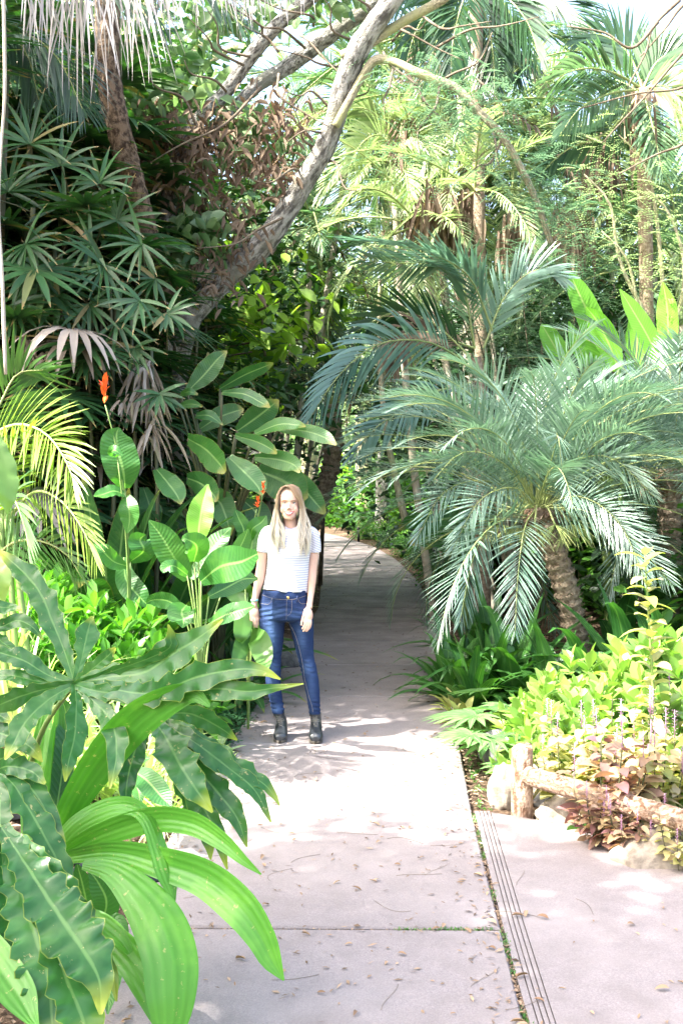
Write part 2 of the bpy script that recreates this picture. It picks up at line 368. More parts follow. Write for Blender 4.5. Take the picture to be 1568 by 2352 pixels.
for a,b_ in zip(J[:-1],J[1:]):
    gap = .012 if abs(a-4.218)<.01 else .012; gap2 = .012 if abs(b_-4.218)<.01 else .012
    ys = np.linspace(a+gap, b_-gap2, 4 if a<20 else 2)
    if True:
        # one slab, edges follow the curve
        Ls = np.array([[pl(y), y-(pl(y)+.1)*.03] for y in ys]); Rs = np.array([[pr(y)-.008, y] for y in ys])
        ring = np.vstack([Ls, Rs[::-1]]); k = len(ring); mid = ring.mean(0)
        n_ = len(ys)
        dirv = nrmz(mid-ring); inn = ring+dirv*.009
        V = np.vstack([np.c_[ring,[-.05]*k], np.c_[ring,[TH-.008]*k], np.c_[inn,[TH]*k]])
        Q = [[q*k+(i+1)%k, q*k+i, q*k+k+i, q*k+k+(i+1)%k] for q in (0,1) for i in range(k)]
        Q += [[2*k+i, 2*k+k-1-i, 2*k+k-2-i, 2*k+i+1] for i in range(n_-1)]
        mb.raw(V, Q)
tag(mb.build('path', M['conc'], smooth=False), kind='structure')
# grooved drain band and the concrete of the side branch
mb = MB()
def sx(y): return np.interp(y,[1.2,3.55,4.218,5.75],[.503,.566,.590,.657])
ys = np.linspace(1.2,5.72,10)
wid = [(.012,.034),(.039,.052),(.057,.070),(.075,.088)]
for a,b_ in wid:
    for y0,y1 in zip(ys[:-1],ys[1:]):
        mb.raw([[sx(y0)+a,y0,TH],[sx(y0)+b_,y0,TH],[sx(y1)+b_,y1,TH],[sx(y1)+a,y1,TH],
                [sx(y0)+a,y0,-.01],[sx(y0)+b_,y0,-.01],[sx(y1)+b_,y1,-.01],[sx(y1)+a,y1,-.01]],
               [[0,1,2,3],[0,3,7,4],[1,5,6,2]])
mb.raw([[sx(1.2)+.012,1.2,TH-.011],[sx(1.2)+.09,1.2,TH-.011],[sx(5.72)+.09,5.72,TH-.011],[sx(5.72)+.012,5.72,TH-.011]],[[0,1,2,3]])
tag(mb.build('drain_strip', M['conc'], smooth=False), kind='structure')
edge = [(sx(5.72)+.093,5.70),(.92,5.60),(1.14,5.40),(1.30,5.16),(1.55,4.95),(2.1,4.75),(3.2,4.6),(6,4.5)]
mb = MB(); top=[];bot=[]
e = cr(np.array(edge),24)
inner = np.array([[sx(min(y_,5.7))+.093, y_] for y_ in np.linspace(5.69,1.2,24)])
outer = e
V = np.vstack([np.c_[inner,[TH]*24], np.c_[outer,[TH]*24], np.c_[inner,[-.03]*24], np.c_[outer,[-.03]*24]])
Q = [[i,i+1,24+i+1,24+i] for i in range(23)]+[[48+i,48+i+1,i+1,i] for i in range(23)]+[[24+i,24+i+1,72+i+1,72+i] for i in range(23)]
mb.raw(V,Q)
mb.raw([[sx(1.2)+.093,1.2,TH],[6,1.2,TH],[6,4.5,TH],[6,4.5,TH]],[[0,1,2,3]])
tag(mb.build('side_path', M['conc'], smooth=False), kind='structure')
# ground sheet to the horizon with a gentle unevenness away from the paths
def gz(x, y):
    x=np.asarray(x,float); y=np.asarray(y,float)
    dl = np.maximum(pl(y)-x, 0); dr = np.maximum(x-pr(y), 0)
    onap = (y<5.75)
    d_ = np.where(onap, np.where(x>0, np.maximum(0, y-6), dl), np.maximum(dl,dr))
    a = np.clip(d_/1.2,0,1)
    h = (np.sin(x*1.7+y*.6)*.5+np.sin(y*1.3-x*.8)*.5+np.sin(x*5.1+y*4.3)*.12)*.07+.05
    sm=np.clip((dl-.25)/.9,0,1); return a*h+sm*sm*(3-2*sm)*.4*np.clip((y-4.2)/1.2,0,1)+np.clip(dl-1.0,0,8)*.05*(y>5)+np.clip(dr-.8,0,8)*.05*(y>6.2)
gx = np.r_[np.linspace(-300,-14,8), np.linspace(-13,13,131), np.linspace(14,300,8)]
gy = np.r_[np.linspace(-60,-6,5), np.linspace(-5,45,251), np.linspace(50,500,10)]
X,Y_ = np.meshgrid(gx,gy); Z = gz(X,Y_)
# far hillside of the garden closes the horizon behind the palms
mb = MB(); mb.grid(np.stack([X,Y_,Z],-1)[None], np.zeros(X.shape+(2,))[None])
tag(mb.build('ground', M['soil']), kind='structure')
# bark mulch and dead leaf litter on the soil
M['mulch'] = leafmat('mulch', (.05,.033,.022), (.36,.26,.18), .9, .0, spec=.15)
def scatter_bits(name, mat, pts, nrm_rand, Ls, Ws, label, cat, z=.006, prof='leaf', nseg=2, droop=0):
    mb = MB(); n_ = len(pts); a = rs.rand(n_)*6.28
    dr = np.c_[np.cos(a),np.sin(a),(rs.rand(n_)-.3)*nrm_rand]
    up = np.c_[(rs.rand(n_,2)-.5)*1.2, np.ones(n_)]
    p = np.c_[pts, z+rs.rand(n_)*.012] if pts.shape[1]==2 else pts
    ribbons(mb, p, dr, up, Ls, Ws, droop, nseg, prof, .3)
    o = mb.build(name, mat); tag(o, label, cat, kind='stuff'); return o
n_=26000; yy = 3+rs.rand(n_)**1.7*19; side = rs.rand(n_)<.5; off = rs.rand(n_)**1.5*2.6
xx = np.where(side, pl(yy)-off+.03, pr(yy)+off-.02)
ok = ~((yy<5.85)&(xx>.55)) ; xx,yy = xx[ok],yy[ok]
scatter_bits('bark_mulch', M['mulch'], np.c_[xx,yy,gz(xx,yy)+.008+rs.rand(len(xx))*.02], .5, .02+rs.rand(len(xx))*.045, .008+rs.rand(len(xx))*.014,
    'brown bark mulch and dry leaf litter on the planting beds beside the path', 'mulch')
# litter on the concrete: crumbs as stuff, each whole leaf near the camera as its own object
n_=2600; yy = 3.2+rs.rand(n_)**1.2*19; t_ = rs.rand(n_); t_ = np.where(rs.rand(n_)<.45, np.where(rs.rand(n_)<.5, t_*.12, 1-t_*.12), t_)
xx = pl(yy)+(pr(yy)-pl(yy))*t_
scatter_bits('leaf_litter', M['mulch'], np.c_[xx,yy,np.full(n_,TH+.004)], .4, .010+rs.rand(n_)*.03, .004+rs.rand(n_)*.012,
    'crumbs of dry leaf and twig strewn over the concrete path', 'litter')
M['litterleaf'] = leafmat('fallen_leaf', (.16,.09,.05), (.42,.3,.2), .7, .1, spec=.25)
lv = []
for k in range(5):
    mb = MB(); L = .028+.008*k
    ribbons(mb, [[-L/2,0,.003]], [[1,0,.28]], [[0,.25*(k-2)*.4,1]], L, L*(.3+.06*(k%3)), .5, 5, 'leaf', .35+.12*k)
    lv.append(mb.mesh('fallen_leaf', M['litterleaf']))
k=0
while k<230:
    y = 3.45+rs.rand()**1.1*4.6; x = -.8+rs.rand()*3.0
    q_=rs.rand()
    if q_<.22: y=[4.2,5.71,7.15][rs.randint(3)]+rs.randn()*.05
    elif q_<.42: x=(pl(y)+.02+abs(rs.randn())*.07) if rs.rand()<.4 else pr(y)+rs.randn()*.06
    if y>5.4 and not (pl(y)<x<pr(y)): continue
    if x>.5 and y>4.5+ (1.3-x)*.3: 
        if not (pl(y)<x<pr(y)): continue
    o = obj('fallen_leaf', lv[rs.randint(5)]); o.location=(x,y,TH+.002); o.rotation_euler=(R(rs.uniform(-15,15)),R(rs.uniform(-12,12)),rs.rand()*6.28)
    s_=rs.uniform(.35,.9); o.scale=(s_,s_,s_)
    tag(o,'small dry brown leaf fallen on the pale concrete paving','fallen leaf','dry leaves fallen on the concrete'); k+=1
tw = []
for k in range(4):
    mb=MB(); a=np.linspace(0,1,7); tube(mb, np.c_[(a-.5)*.16, np.sin(a*2.4+k)*.02*(k+1), np.full(7,.002)], .0008, 4); tw.append(mb.mesh('fallen_twig', M['twig']))
for k in range(50):
    y = 3.45+rs.rand()*4.2; x = -.7+rs.rand()*(1.3 if y>5 else 2.4)
    o = obj('fallen_twig', tw[k%4]); o.location=(x,y,TH+.001); o.rotation_euler=(0,0,rs.rand()*6.28)
    tag(o,'thin curved dry twig lying on the concrete paving','twig','thin twigs fallen on the concrete')
# weeds in the joints
def sprigs(pts, L, name, mat, label, cat, n_=5):
    mb = MB(); N=len(pts)*n_; p = np.repeat(pts,n_,0)+np.c_[(rs.rand(N,2)-.5)*.02,np.zeros(N)]
    a = rs.rand(N)*6.28; dr = np.c_[np.cos(a),np.sin(a),.6+rs.rand(N)]
    ribbons(mb,p,dr,np.c_[-np.cos(a),-np.sin(a),np.ones(N)],L*(.5+rs.rand(N)),L*.45,.6,2,'leaf',.2)
    return tag(mb.build(name,mat),label,cat,kind='stuff')
p1 = np.c_[rs.rand(60)*.36+.2, 4.218-.012*0+(rs.rand(60)-.5)*.012-.006*np.ones(60), np.full(60,TH-.004)]
yv = 3.4+rs.rand(230)*2.3; p2 = np.c_[sx(yv)+.004+(rs.rand(230)-.5)*.014, yv, np.full(230,TH-.006)]
keep = (np.sin(yv*5.1)+np.sin(yv*11.3))>-.3
sprigs(np.vstack([p1,p2[keep]]), .011, 'joint_weeds', M['green'], 'tiny green weeds growing in the joints of the concrete', 'weeds')
mb=MB(); yv=3.2+rs.rand(900)*2.5; 
ribbons(mb,np.c_[sx(yv)+.002+(rs.rand(900)-.5)*.022,yv,np.full(900,TH-.01+rs.rand(900)*.006)],np.c_[rs.rand(900,2)-.5,rs.rand(900)*.3],(0,0,1.),.012,.008,0,2,'leaf',.2)
xv=-.79+rs.rand(500)*1.38
ribbons(mb,np.c_[xv,4.218-(xv+.1)*.012+(rs.rand(500)-.5)*.012,np.full(500,TH-.012+rs.rand(500)*.006)],np.c_[rs.rand(500,2)-.5,rs.rand(500)*.3],(0,0,1.),.012,.008,0,2,'leaf',.2)
tag(mb.build('joint_debris',M['mulch']),'dark crumbs of soil packed into the joints of the concrete','soil crumbs',kind='stuff')
# grass tufts in the strip between path and fence
yv=5.8+rs.rand(240)*1.6; xv=pr(yv)+.03+rs.rand(240)**1.6*.3
sprigs(np.c_[xv,yv,gz(xv,yv)+.01][::2], .018, 'ground_weeds', M['green'], 'sparse green seedlings on the sunlit soil between path and fence post', 'weeds', 6)
# ------------------------------------------------------------ near left: split-leaf philodendron
def plantroot(name, x, y, Y, label, cat, group=None): 
    p = P(x,y,Y); return wthing(name, (p[0],Y,float(gz(p[0],Y))), label, cat, group)
ph = wthing('philodendron', (-1.25,3.75,0), 'huge dark green split leaf philodendron with deeply lobed wavy leaves, in the left foreground', 'philodendron')
def lobed(lobes, hub, seed, petiole_from, name='leaf', rib=True, root=ph, mat='philo', jag=.6):
    mb = MB()
    for k,L in enumerate(lobes):
        pts = [(hub[0],hub[1],hub[2],max(L[0][3]*.5,8))]+L
        n_ = len(pts); ln = sum(math.hypot(pts[i+1][0]-pts[i][0],pts[i+1][1]-pts[i][1]) for i in range(n_-1))
        pxleaf(mb, pts, roll=random.Random(seed+k).uniform(-28,28), fold=.12, ruf=.17, rf=max(1.5,ln/62), nv=int(max(18,ln/9)), nu=6, seed=seed+k, jag=jag)
    o = wpart(mb, name, M[mat], root)
    if petiole_from:
        mb = MB(); tube(mb, [P(*petiole_from), P((petiole_from[0]+hub[0])/2-12,(petiole_from[1]+hub[1])/2-14,(petiole_from[2]+hub[2])/2), P(hub[0],hub[1],hub[2]+.01)], [.011,.009,.007], 8, n=14)
        L = np.array(root.location); 
        for i in range(len(mb.v)): mb.v[i]=mb.v[i]-L
        mb.build('petiole', M['stemg'], o)
        o.children[0].parent = o
    return o
Yh = 3.75
lobed([[(150,1500,3.8,34),(122,1430,3.85,52),(92,1360,3.9,58),(45,1305,3.95,42),(-6,1262,4,6)],
 [(188,1515,3.75,26),(200,1460,3.8,56),(212,1415,3.82,6)],
 [(215,1535,3.7,34),(250,1505,3.68,30),(266,1488,3.66,5)],
 [(250,1555,3.65,54),(330,1545,3.6,74),(400,1500,3.55,84),(455,1466,3.52,50),(513,1422,3.5,4)],
 [(370,1500,3.55,30),(392,1465,3.54,26),(386,1434,3.53,4)],
 [(250,1582,3.62,40),(350,1592,3.5,56),(450,1556,3.42,62),(540,1538,3.38,46),(600,1540,3.36,26),(644,1560,3.35,4)],
 [(240,1590,3.62,36),(400,1600,3.5,40),(490,1582,3.42,52),(570,1588,3.38,40),(630,1580,3.36,18),(697,1570,3.35,3)],
 [(176,1620,3.65,34),(172,1690,3.58,56),(158,1750,3.52,34),(150,1795,3.5,4)],
 [(215,1610,3.65,30),(258,1660,3.58,54),(268,1735,3.52,44),(252,1812,3.48,4)],
 [(115,1605,3.68,40),(62,1655,3.62,60),(28,1715,3.58,34),(12,1745,3.56,4)],
 [(95,1585,3.7,36),(20,1610,3.66,46),(-40,1640,3.64,20)],
 [(110,1550,3.74,34),(50,1515,3.76,46),(-30,1490,3.8,30)],
 [(90,1565,3.74,26),(30,1552,3.76,34),(-40,1552,3.8,20)]], (172,1572,3.72), 11, (60,1790,4.0))
lobed([[(430,1682,3.75,40),(500,1738,3.72,60),(560,1772,3.7,48),(612,1806,3.68,28),(642,1850,3.66,4)],
 [(440,1700,3.72,44),(520,1760,3.69,52),(585,1815,3.66,36),(622,1888,3.64,4)],
 [(385,1700,3.7,62),(410,1750,3.64,86),(445,1805,3.6,60),(488,1866,3.58,5)],
 [(430,1740,3.74,50),(500,1820,3.7,60),(545,1880,3.67,40),(567,1945,3.65,4)],
 [(420,1760,3.78,50),(460,1840,3.74,60),(500,1920,3.7,36),(522,1997,3.68,4)],
 [(410,1780,3.8,40),(450,1860,3.76,48),(478,1930,3.74,30),(484,1975,3.72,4)],
 [(390,1640,3.85,36),(440,1640,3.88,50),(500,1668,3.9,40),(545,1700,3.92,4)],
 [(320,1700,3.8,40),(300,1760,3.76,50),(290,1820,3.74,30),(296,1862,3.73,4)]], (352,1650,3.82), 31, (120,1900,4.05))
lobed([[(60,1985,3.3,70),(125,2085,3.2,120),(190,2180,3.12,130),(228,2250,3.08,70),(232,2330,3.05,8)],
 [(40,2020,3.3,70),(75,2130,3.2,110),(110,2240,3.12,120),(120,2340,3.08,70),(126,2420,3.0,8)],
 [(10,2020,3.3,60),(25,2120,3.24,90),(40,2230,3.2,80),(30,2310,3.18,10)],
 [(70,1960,3.34,50),(140,2040,3.3,70),(200,2140,3.26,60),(255,2230,3.22,30),(268,2300,3.2,5)],
 [(100,2100,3.2,50),(150,2240,3.12,90),(190,2340,3.06,100),(210,2440,3.0,20)]], (4,1900,3.42), 47, (-60,1900,4.0))
lobed([[(30,1800,3.6,40),(68,1860,3.55,60),(105,1925,3.5,66),(145,2005,3.46,50),(160,2078,3.42,5)],
 [(50,1790,3.62,44),(90,1835,3.58,56),(120,1890,3.55,40),(150,1935,3.52,5)],
 [(20,1760,3.62,40),(70,1770,3.6,46),(105,1800,3.58,6)],
 [(0,1830,3.6,50),(0,1900,3.55,60),(10,1960,3.5,30),(12,2010,3.48,4)]], (-10,1770,3.66), 59, (-60,1850,4.0))
lobed([[(-30,1680,3.8,50),(20,1690,3.75,50),(70,1715,3.72,40),(98,1750,3.7,4)],
 [(-20,1740,3.8,50),(30,1745,3.75,46),(80,1790,3.7,4)],[(-50,1640,3.8,40),(-10,1640,3.78,40),(30,1660,3.75,4)]], (-70,1690,3.85), 61, None)
lobed([[(0,1440,4.3,30),(40,1425,4.28,34),(75,1440,4.26,22),(100,1470,4.25,3)],[(-20,1400,4.3,34),(20,1395,4.3,30),(50,1402,4.28,4)],
 [(0,1470,4.3,30),(26,1490,4.28,24),(40,1512,4.26,3)]], (-45,1430,4.35), 71, None)
mb = MB(); tube(mb, [(-1.45,3.9,-.05),(-1.42,3.85,.3),(-1.36,3.8,.62)], [.05,.055,.045], 12, n=14, jit=.2); wpart(mb,'trunk',M['palmbark'],ph)
# ------------------------------------------------------------ crinum lily with broad strap leaves
cm = wthing('crinum_lily', (*P(120,1985,3.72)[:2],0), 'bright green strap leaved lily with broad arching leaves drooping over the concrete, left foreground', 'lily')
def cleaf(pts, roll=0, mat='crinum', root=cm, fold=.28, ruf=.02, cup=0, name='leaf'):
    mb = MB(); pxleaf(mb, pts, roll, fold, ruf, 2., 40, 6, cup=cup); return wpart(mb, name, M[mat], root)
cleaf([(112,1970,3.8,46),(165,1850,3.75,66),(235,1740,3.66,88),(310,1655,3.55,92),(385,1606,3.48,72),(445,1592,3.44,44),(482,1622,3.4,8)], 18)
cleaf([(120,1955,3.75,36),(170,1895,3.68,48),(240,1856,3.62,54),(300,1850,3.56,46),(340,1880,3.5,40),(368,1950,3.46,48),(388,2010,3.42,54),(402,2070,3.4,6)], -30, fold=-.25)
cleaf([(140,1960,3.72,30),(240,1912,3.62,58),(350,1880,3.52,62),(440,1888,3.44,58),(510,1930,3.38,42),(560,1975,3.34,24),(600,2008,3.32,4)], 22)
cleaf([(150,1968,3.7,30),(260,1955,3.58,48),(370,1980,3.46,72),(470,2015,3.36,84),(550,2080,3.28,88),(600,2150,3.24,70),(625,2205,3.22,50),(652,2252,3.2,4)], 15)
cleaf([(190,1985,3.6,22),(255,2000,3.5,54),(315,2050,3.4,92),(365,2120,3.32,122),(392,2200,3.26,128),(395,2280,3.22,118),(392,2350,3.2,84),(375,2440,3.18,10)], -8, fold=-.16)
cleaf([(150,2120,3.55,40),(235,2140,3.46,60),(300,2195,3.38,78),(350,2270,3.3,80),(380,2340,3.26,60),(400,2420,3.2,10)], 20)
cleaf([(160,2105,3.5,22),(215,2112,3.44,44),(268,2150,3.4,46),(300,2190,3.37,16)], -20)
cleaf([(95,1950,3.85,50),(115,1860,3.88,66),(128,1770,3.92,60),(134,1690,3.96,44),(138,1600,4.0,6)], 25, 'crinum')
cleaf([(75,1930,3.9,50),(82,1840,3.95,62),(96,1740,4.0,58),(108,1640,4.05,30),(112,1590,4.1,5)], -25, 'crinum')
cleaf([(118,1930,3.85,40),(135,1830,3.9,46),(150,1720,3.95,50),(152,1640,4.0,40),(140,1600,4.0,6)], 5, 'canna')
cleaf([(-40,2150,3.2,60),(0,2220,3.14,86),(45,2285,3.08,80),(72,2335,3.04,40),(90,2362,3.0,6)], 0, 'crinum')
mb = MB(); b0 = P(125,1975,3.72); tube(mb, [(b0[0],b0[1],-.03),(b0[0],b0[1],.2),(b0[0]+.01,b0[1]-.02,b0[2]+.02)], [.06,.05,.035], 12, n=12, jit=.1); wpart(mb,'stem',M['stemg'],cm)
# ground canna leaves at (200,2080), (225,2160)
def leafplant(name, label, cat, x, y, Y, leaves, mat, stemmat='stemg', rolls=None, group=None, base=None, fold=.14, ruf=.05, stemr=.006, pet=True, seed=3):
    root = wthing(name, (*P(x,y,Y)[:2], 0), label, cat, group); bx = P(x,y,Y); bx[2] = float(gz(bx[0],Y))
    rr = random.Random(seed)
    for k,L in enumerate(leaves):
        mt = mat
        if isinstance(L[0], str): mt = L[0]; L = L[1]
        mb = MB(); pxleaf(mb, L, roll=(rolls[k] if rolls else rr.uniform(-35,35)), fold=fold, ruf=ruf, rf=3, nv=22, nu=5, seed=seed+k)
        o = wpart(mb, 'leaf', M[mt], root)
        if pet:
            q = P(*L[0][:3]); mid = (bx+q)/2; mid[:2] = bx[:2]*.72+q[:2]*.28; mid[2] = bx[2]*.35+q[2]*.65
            mb = MB(); tube(mb, [bx, mid, q], [stemr*1.3, stemr, stemr*.7], 6, n=12)
            for i in range(len(mb.v)): mb.v[i]=mb.v[i]-np.array(root.location)
            mb.build('petiole', M[stemmat], o)
    return root
leafplant('canna_lily','low ribbed leaf canna at the concrete edge under the strap leaved lily','canna',210,2260,3.85,
 [[(205,2150,3.8,20),(200,2080,3.75,50),(190,2030,3.72,56),(178,1985,3.7,8)],[(215,2160,3.75,30),(245,2080,3.7,60),(228,2030,3.68,50),(205,2000,3.68,6)],[(230,2200,3.7,20),(262,2120,3.66,40),(282,2140,3.62,30),(286,2170,3.6,4)],
  [(240,2150,3.7,20),(262,2220,3.6,40),(252,2290,3.55,30),(248,2330,3.5,4)]],'canna')
leafplant('ribbed_leaf_plant','young plant with one ribbed pale green leaf lying by the mulch at the path edge','plant',300,1830,5.2,
 [[(300,1768,5.2,20),(335,1790,5.1,56),(372,1830,5.0,50),(394,1852,4.95,5)],[(300,1775,5.2,14),(318,1815,5.1,34),(322,1850,5.05,5)],[(295,1770,5.3,14),(318,1745,5.3,30),(345,1742,5.3,4)]],'canna')
# ------------------------------------------------------------ cannas
leafplant('canna_lily','bushy canna with one bright upright leaf catching the light, just left of the woman','canna',462,1510,6.9,
 [('banana',[(455,1245,6.9,26),(458,1205,6.9,60),(466,1160,6.92,56),(478,1112,6.95,5)]),
 [(432,1330,6.9,24),(400,1280,6.85,66),(370,1230,6.82,56),(342,1195,6.8,5)],
 [(462,1335,6.85,24),(505,1302,6.7,78),(555,1290,6.6,76),(592,1272,6.5,20)],
 [(446,1290,6.85,20),(452,1255,6.75,60),(428,1238,6.7,30),(418,1240,6.7,4)],
 [(428,1390,6.8,20),(418,1405,6.7,66),(422,1425,6.65,46),(420,1442,6.6,4)],
 [(480,1432,6.7,16),(520,1412,6.6,46),(560,1400,6.55,40),(585,1392,6.5,5)],
 [(440,1330,6.95,16),(470,1290,7.0,50),(505,1240,7.05,50),(530,1212,7.1,6)],
 [(430,1320,6.8,16),(400,1300,6.7,30),(380,1306,6.68,30),(376,1316,6.67,4)],
 [(420,1400,6.9,16),(385,1380,6.9,40),(352,1378,6.9,30),(336,1385,6.9,4)],
 [(480,1370,7.0,16),(520,1350,7.05,46),(560,1330,7.1,46),(592,1330,7.1,5)],
 [(520,1330,7.2,16),(540,1280,7.25,44),(560,1240,7.3,40),(570,1215,7.3,5)]],'canna')
leafplant('canna_lily','shorter canna with drooping pale leaves at the path edge behind the woman','canna',570,1560,7.6,
 [[(570,1440,7.4,20),(556,1480,7.2,40),(545,1515,7.1,30),(542,1532,7.1,4)],[(575,1450,7.4,20),(594,1470,7.2,50),(606,1510,7.1,44),(612,1545,7.0,6)],
 [(565,1420,7.5,20),(562,1400,7.4,40),(555,1455,7.2,40),(552,1475,7.2,6)],[(590,1440,7.6,14),(604,1420,7.6,30),(612,1400,7.6,20),(615,1390,7.6,3)],
 [(560,1400,7.7,20),(545,1365,7.8,50),(530,1335,7.8,50),(520,1315,7.9,5)],[(590,1400,7.7,20),(575,1370,7.8,40),(560,1350,7.8,40),(558,1330,7.9,5)],
 [(560,1300,7.9,14),(585,1270,7.9,44),(598,1240,7.9,40),(600,1225,7.9,4)]],'green')
fl = leafplant('canna_lily','tall canna topped by an orange red flower spike, before the dark fan palms','canna',300,1400,7.2,
 [[(288,1122,7.2,24),(283,1080,7.15,78),(270,1030,7.15,80),(268,1000,7.15,60),(274,982,7.15,4)],
 [(286,1135,7.15,18),(262,1128,7.1,40),(236,1136,7.05,36),(216,1140,7.0,4)],
 [(290,1140,7.15,20),(296,1165,7.1,46),(298,1195,7.1,40),(292,1225,7.1,4)],
 [(270,1048,7.1,10),(258,1040,7.05,22),(264,1034,7.0,26),(282,1046,7.0,4)],
 [(300,1290,7.2,14),(330,1265,7.1,56),(322,1240,7.1,60),(335,1228,7.1,4)],
 [(292,1300,7.2,16),(262,1290,7.15,44),(235,1265,7.1,40),(215,1250,7.1,4)],
 [(285,1280,7.3,16),(290,1330,7.25,50),(320,1370,7.2,50),(345,1395,7.2,5)]],'canna', rolls=[5,50,10,-40,20,30,0])
def flower(root, x, y, Y, s, stem_pts):
    mb = MB(); c = P(x,y,Y)
    r_ = np.random.RandomState(int(x)); n_=16; a=r_.rand(n_)*6.28; h=r_.rand(n_)
    dr=np.c_[np.cos(a)*.7,np.sin(a)*.7,.5+h]; bs=c+np.c_[np.zeros(n_),np.zeros(n_),(h-.5)*s*1.3]
    ribbons(mb,bs,dr,np.c_[-np.cos(a),-np.sin(a),np.zeros(n_)+.4],s*(.45+.4*r_.rand(n_)),s*.28,.4,4,'leaf',.5)
    f = wpart(mb,'flower',M['flower'],root)
    mb = MB(); tube(mb, pxpath(stem_pts), [.007,.005,.004], 6, n=10); wpart(mb,'flower_stem',M['stemg'],root)
flower(fl, 240, 905, 7.15, .11, [(296,1200,7.2),(268,1030,7.15),(242,930,7.15)])
f2 = leafplant('canna_lily','canna with two small orange red blooms just beside the head of the woman','canna',540,1420,8.0,
 [[(545,1330,8.0,12),(570,1290,7.9,30),(585,1215,7.9,34),(592,1190,7.9,4)],[(548,1250,8,12),(560,1220,8,34),(548,1190,8,30),(540,1170,8,4)],
  [(575,1240,7.9,10),(580,1215,7.8,30),(600,1200,7.8,34),(612,1185,7.8,4)]],'canna')
flower(f2, 592, 1158, 7.9, .055, [(560,1300,8),(578,1220,7.95),(590,1170,7.9)])
flower(f2, 604, 1124, 7.9, .05, [(560,1300,8),(590,1200,7.95),(603,1135,7.9)])
# ------------------------------------------------------------ heliconia clump
HL = [[(430,900,8.5,16),(470,860,8.5,52),(500,825,8.5,40),(522,806,8.5,4)],[(505,893,8.6,14),(560,862,8.6,38),(605,843,8.6,30),(628,834,8.6,4)],
 [(510,902,8.4,10),(560,905,8.3,30),(600,925,8.25,28),(620,936,8.2,4)],[(545,990,8.4,20),(585,962,8.4,58),(620,935,8.4,48),(640,918,8.4,4)],
 [(585,996,8.3,14),(640,975,8.2,34),(680,976,8.15,26),(702,980,8.1,3)],[(640,985,8.3,14),(700,990,8.2,34),(745,1005,8.15,34),(772,1022,8.1,5)],
 [(432,1008,8.2,30),(470,1030,8.1,64),(500,1060,8.05,64),(518,1085,8.0,12)],[(525,1050,8.2,20),(562,1085,8.1,60),(590,1115,8.05,50),(602,1138,8.0,5)],
 [(540,1000,8.3,12),(590,1015,8.2,34),(620,1030,8.15,28),(636,1042,8.1,4)],[(585,1050,8.3,14),(640,1056,8.2,44),(675,1068,8.15,36),(688,1086,8.1,5)],
 [(590,1080,8.5,30),(640,1100,8.45,88),(672,1120,8.4,80),(700,1150,8.4,20)],[(650,1075,8.6,20),(690,1115,8.55,54),(725,1155,8.5,44),(746,1180,8.5,8)],
 [(360,1078,8.2,20),(385,1108,8.1,54),(405,1135,8.05,50),(416,1158,8.0,5)],[(430,1098,8.3,24),(460,1110,8.2,58),(485,1130,8.15,56),(500,1150,8.1,10)],
 [(415,905,8.5,10),(435,900,8.4,20),(455,906,8.4,4)],[(412,932,8.4,10),(440,928,8.35,22),(466,934,8.3,4)],[(450,955,8.4,14),(480,955,8.35,30),(512,976,8.3,4)],
 [(460,985,8.6,20),(500,960,8.6,46),(540,945,8.6,40),(560,940,8.6,5)],[(470,1180,8.4,20),(500,1150,8.4,60),(520,1190,8.3,50),(530,1230,8.3,5)],
 [(420,1180,8.5,20),(390,1200,8.5,56),(370,1240,8.4,50),(360,1275,8.4,5)],[(560,1150,8.6,20),(590,1180,8.6,60),(600,1220,8.5,40),(600,1250,8.5,5)],
 [(330,1120,8.5,20),(345,1170,8.4,56),(340,1220,8.4,46),(330,1260,8.4,5)]]
leafplant('heliconia','tall clump of broad paddle leaves rising behind the head of the woman','heliconia',500,1440,8.7,HL,'helic',stemr=.012,stemmat='stemdk',seed=8)
# ------------------------------------------------------------ banana at right
leafplant('banana_plant','banana plant with upright glowing lime green leaves above the date palm','banana plant',1400,1300,11,
 [[(1385,850,11,30),(1372,780,11,62),(1345,710,11,58),(1322,660,11,44),(1308,624,11,4)],[(1530,830,11,30),(1533,760,11,50),(1530,700,11,46),(1521,648,11,4)],
 [(1520,850,10.8,26),(1490,780,10.8,50),(1450,710,10.8,40),(1422,664,10.8,4)],[(1420,850,10.8,26),(1395,785,10.8,56),(1368,735,10.8,46),(1345,705,10.8,4)],
 [(1300,850,11,26),(1275,800,11,50),(1252,760,11,36),(1242,745,11,4)],[(1345,840,11,20),(1325,790,11,40),(1305,738,11,4)],[(1455,850,11.2,30),(1462,790,11.2,56),(1458,730,11.2,30),(1456,700,11.2,4)]],
 'banana',rolls=[10,-20,25,-10,15,20,-15],stemr=.03,ruf=.03)
for (x,y,Y,lv_) in ((1010,1300,12.5,[[(1000,1200,12.5,24),(950,1195,12.3,40),(915,1215,12.2,10)],[(1060,1215,12.4,40),(1010,1225,12.2,60),(970,1238,12,40),(940,1250,12,5)],[(1090,1240,12.3,50),(1040,1245,12.1,60),(1000,1240,12,40),(975,1262,12,5)],
    [(1080,1190,12.5,40),(1030,1190,12.4,50),(990,1200,12.3,5)]]),):
    leafplant('banana_plant','low banana plant with blue green leaves reaching out from under the date palm','banana plant',x+60,y,Y,lv_,'helic',stemr=.02)
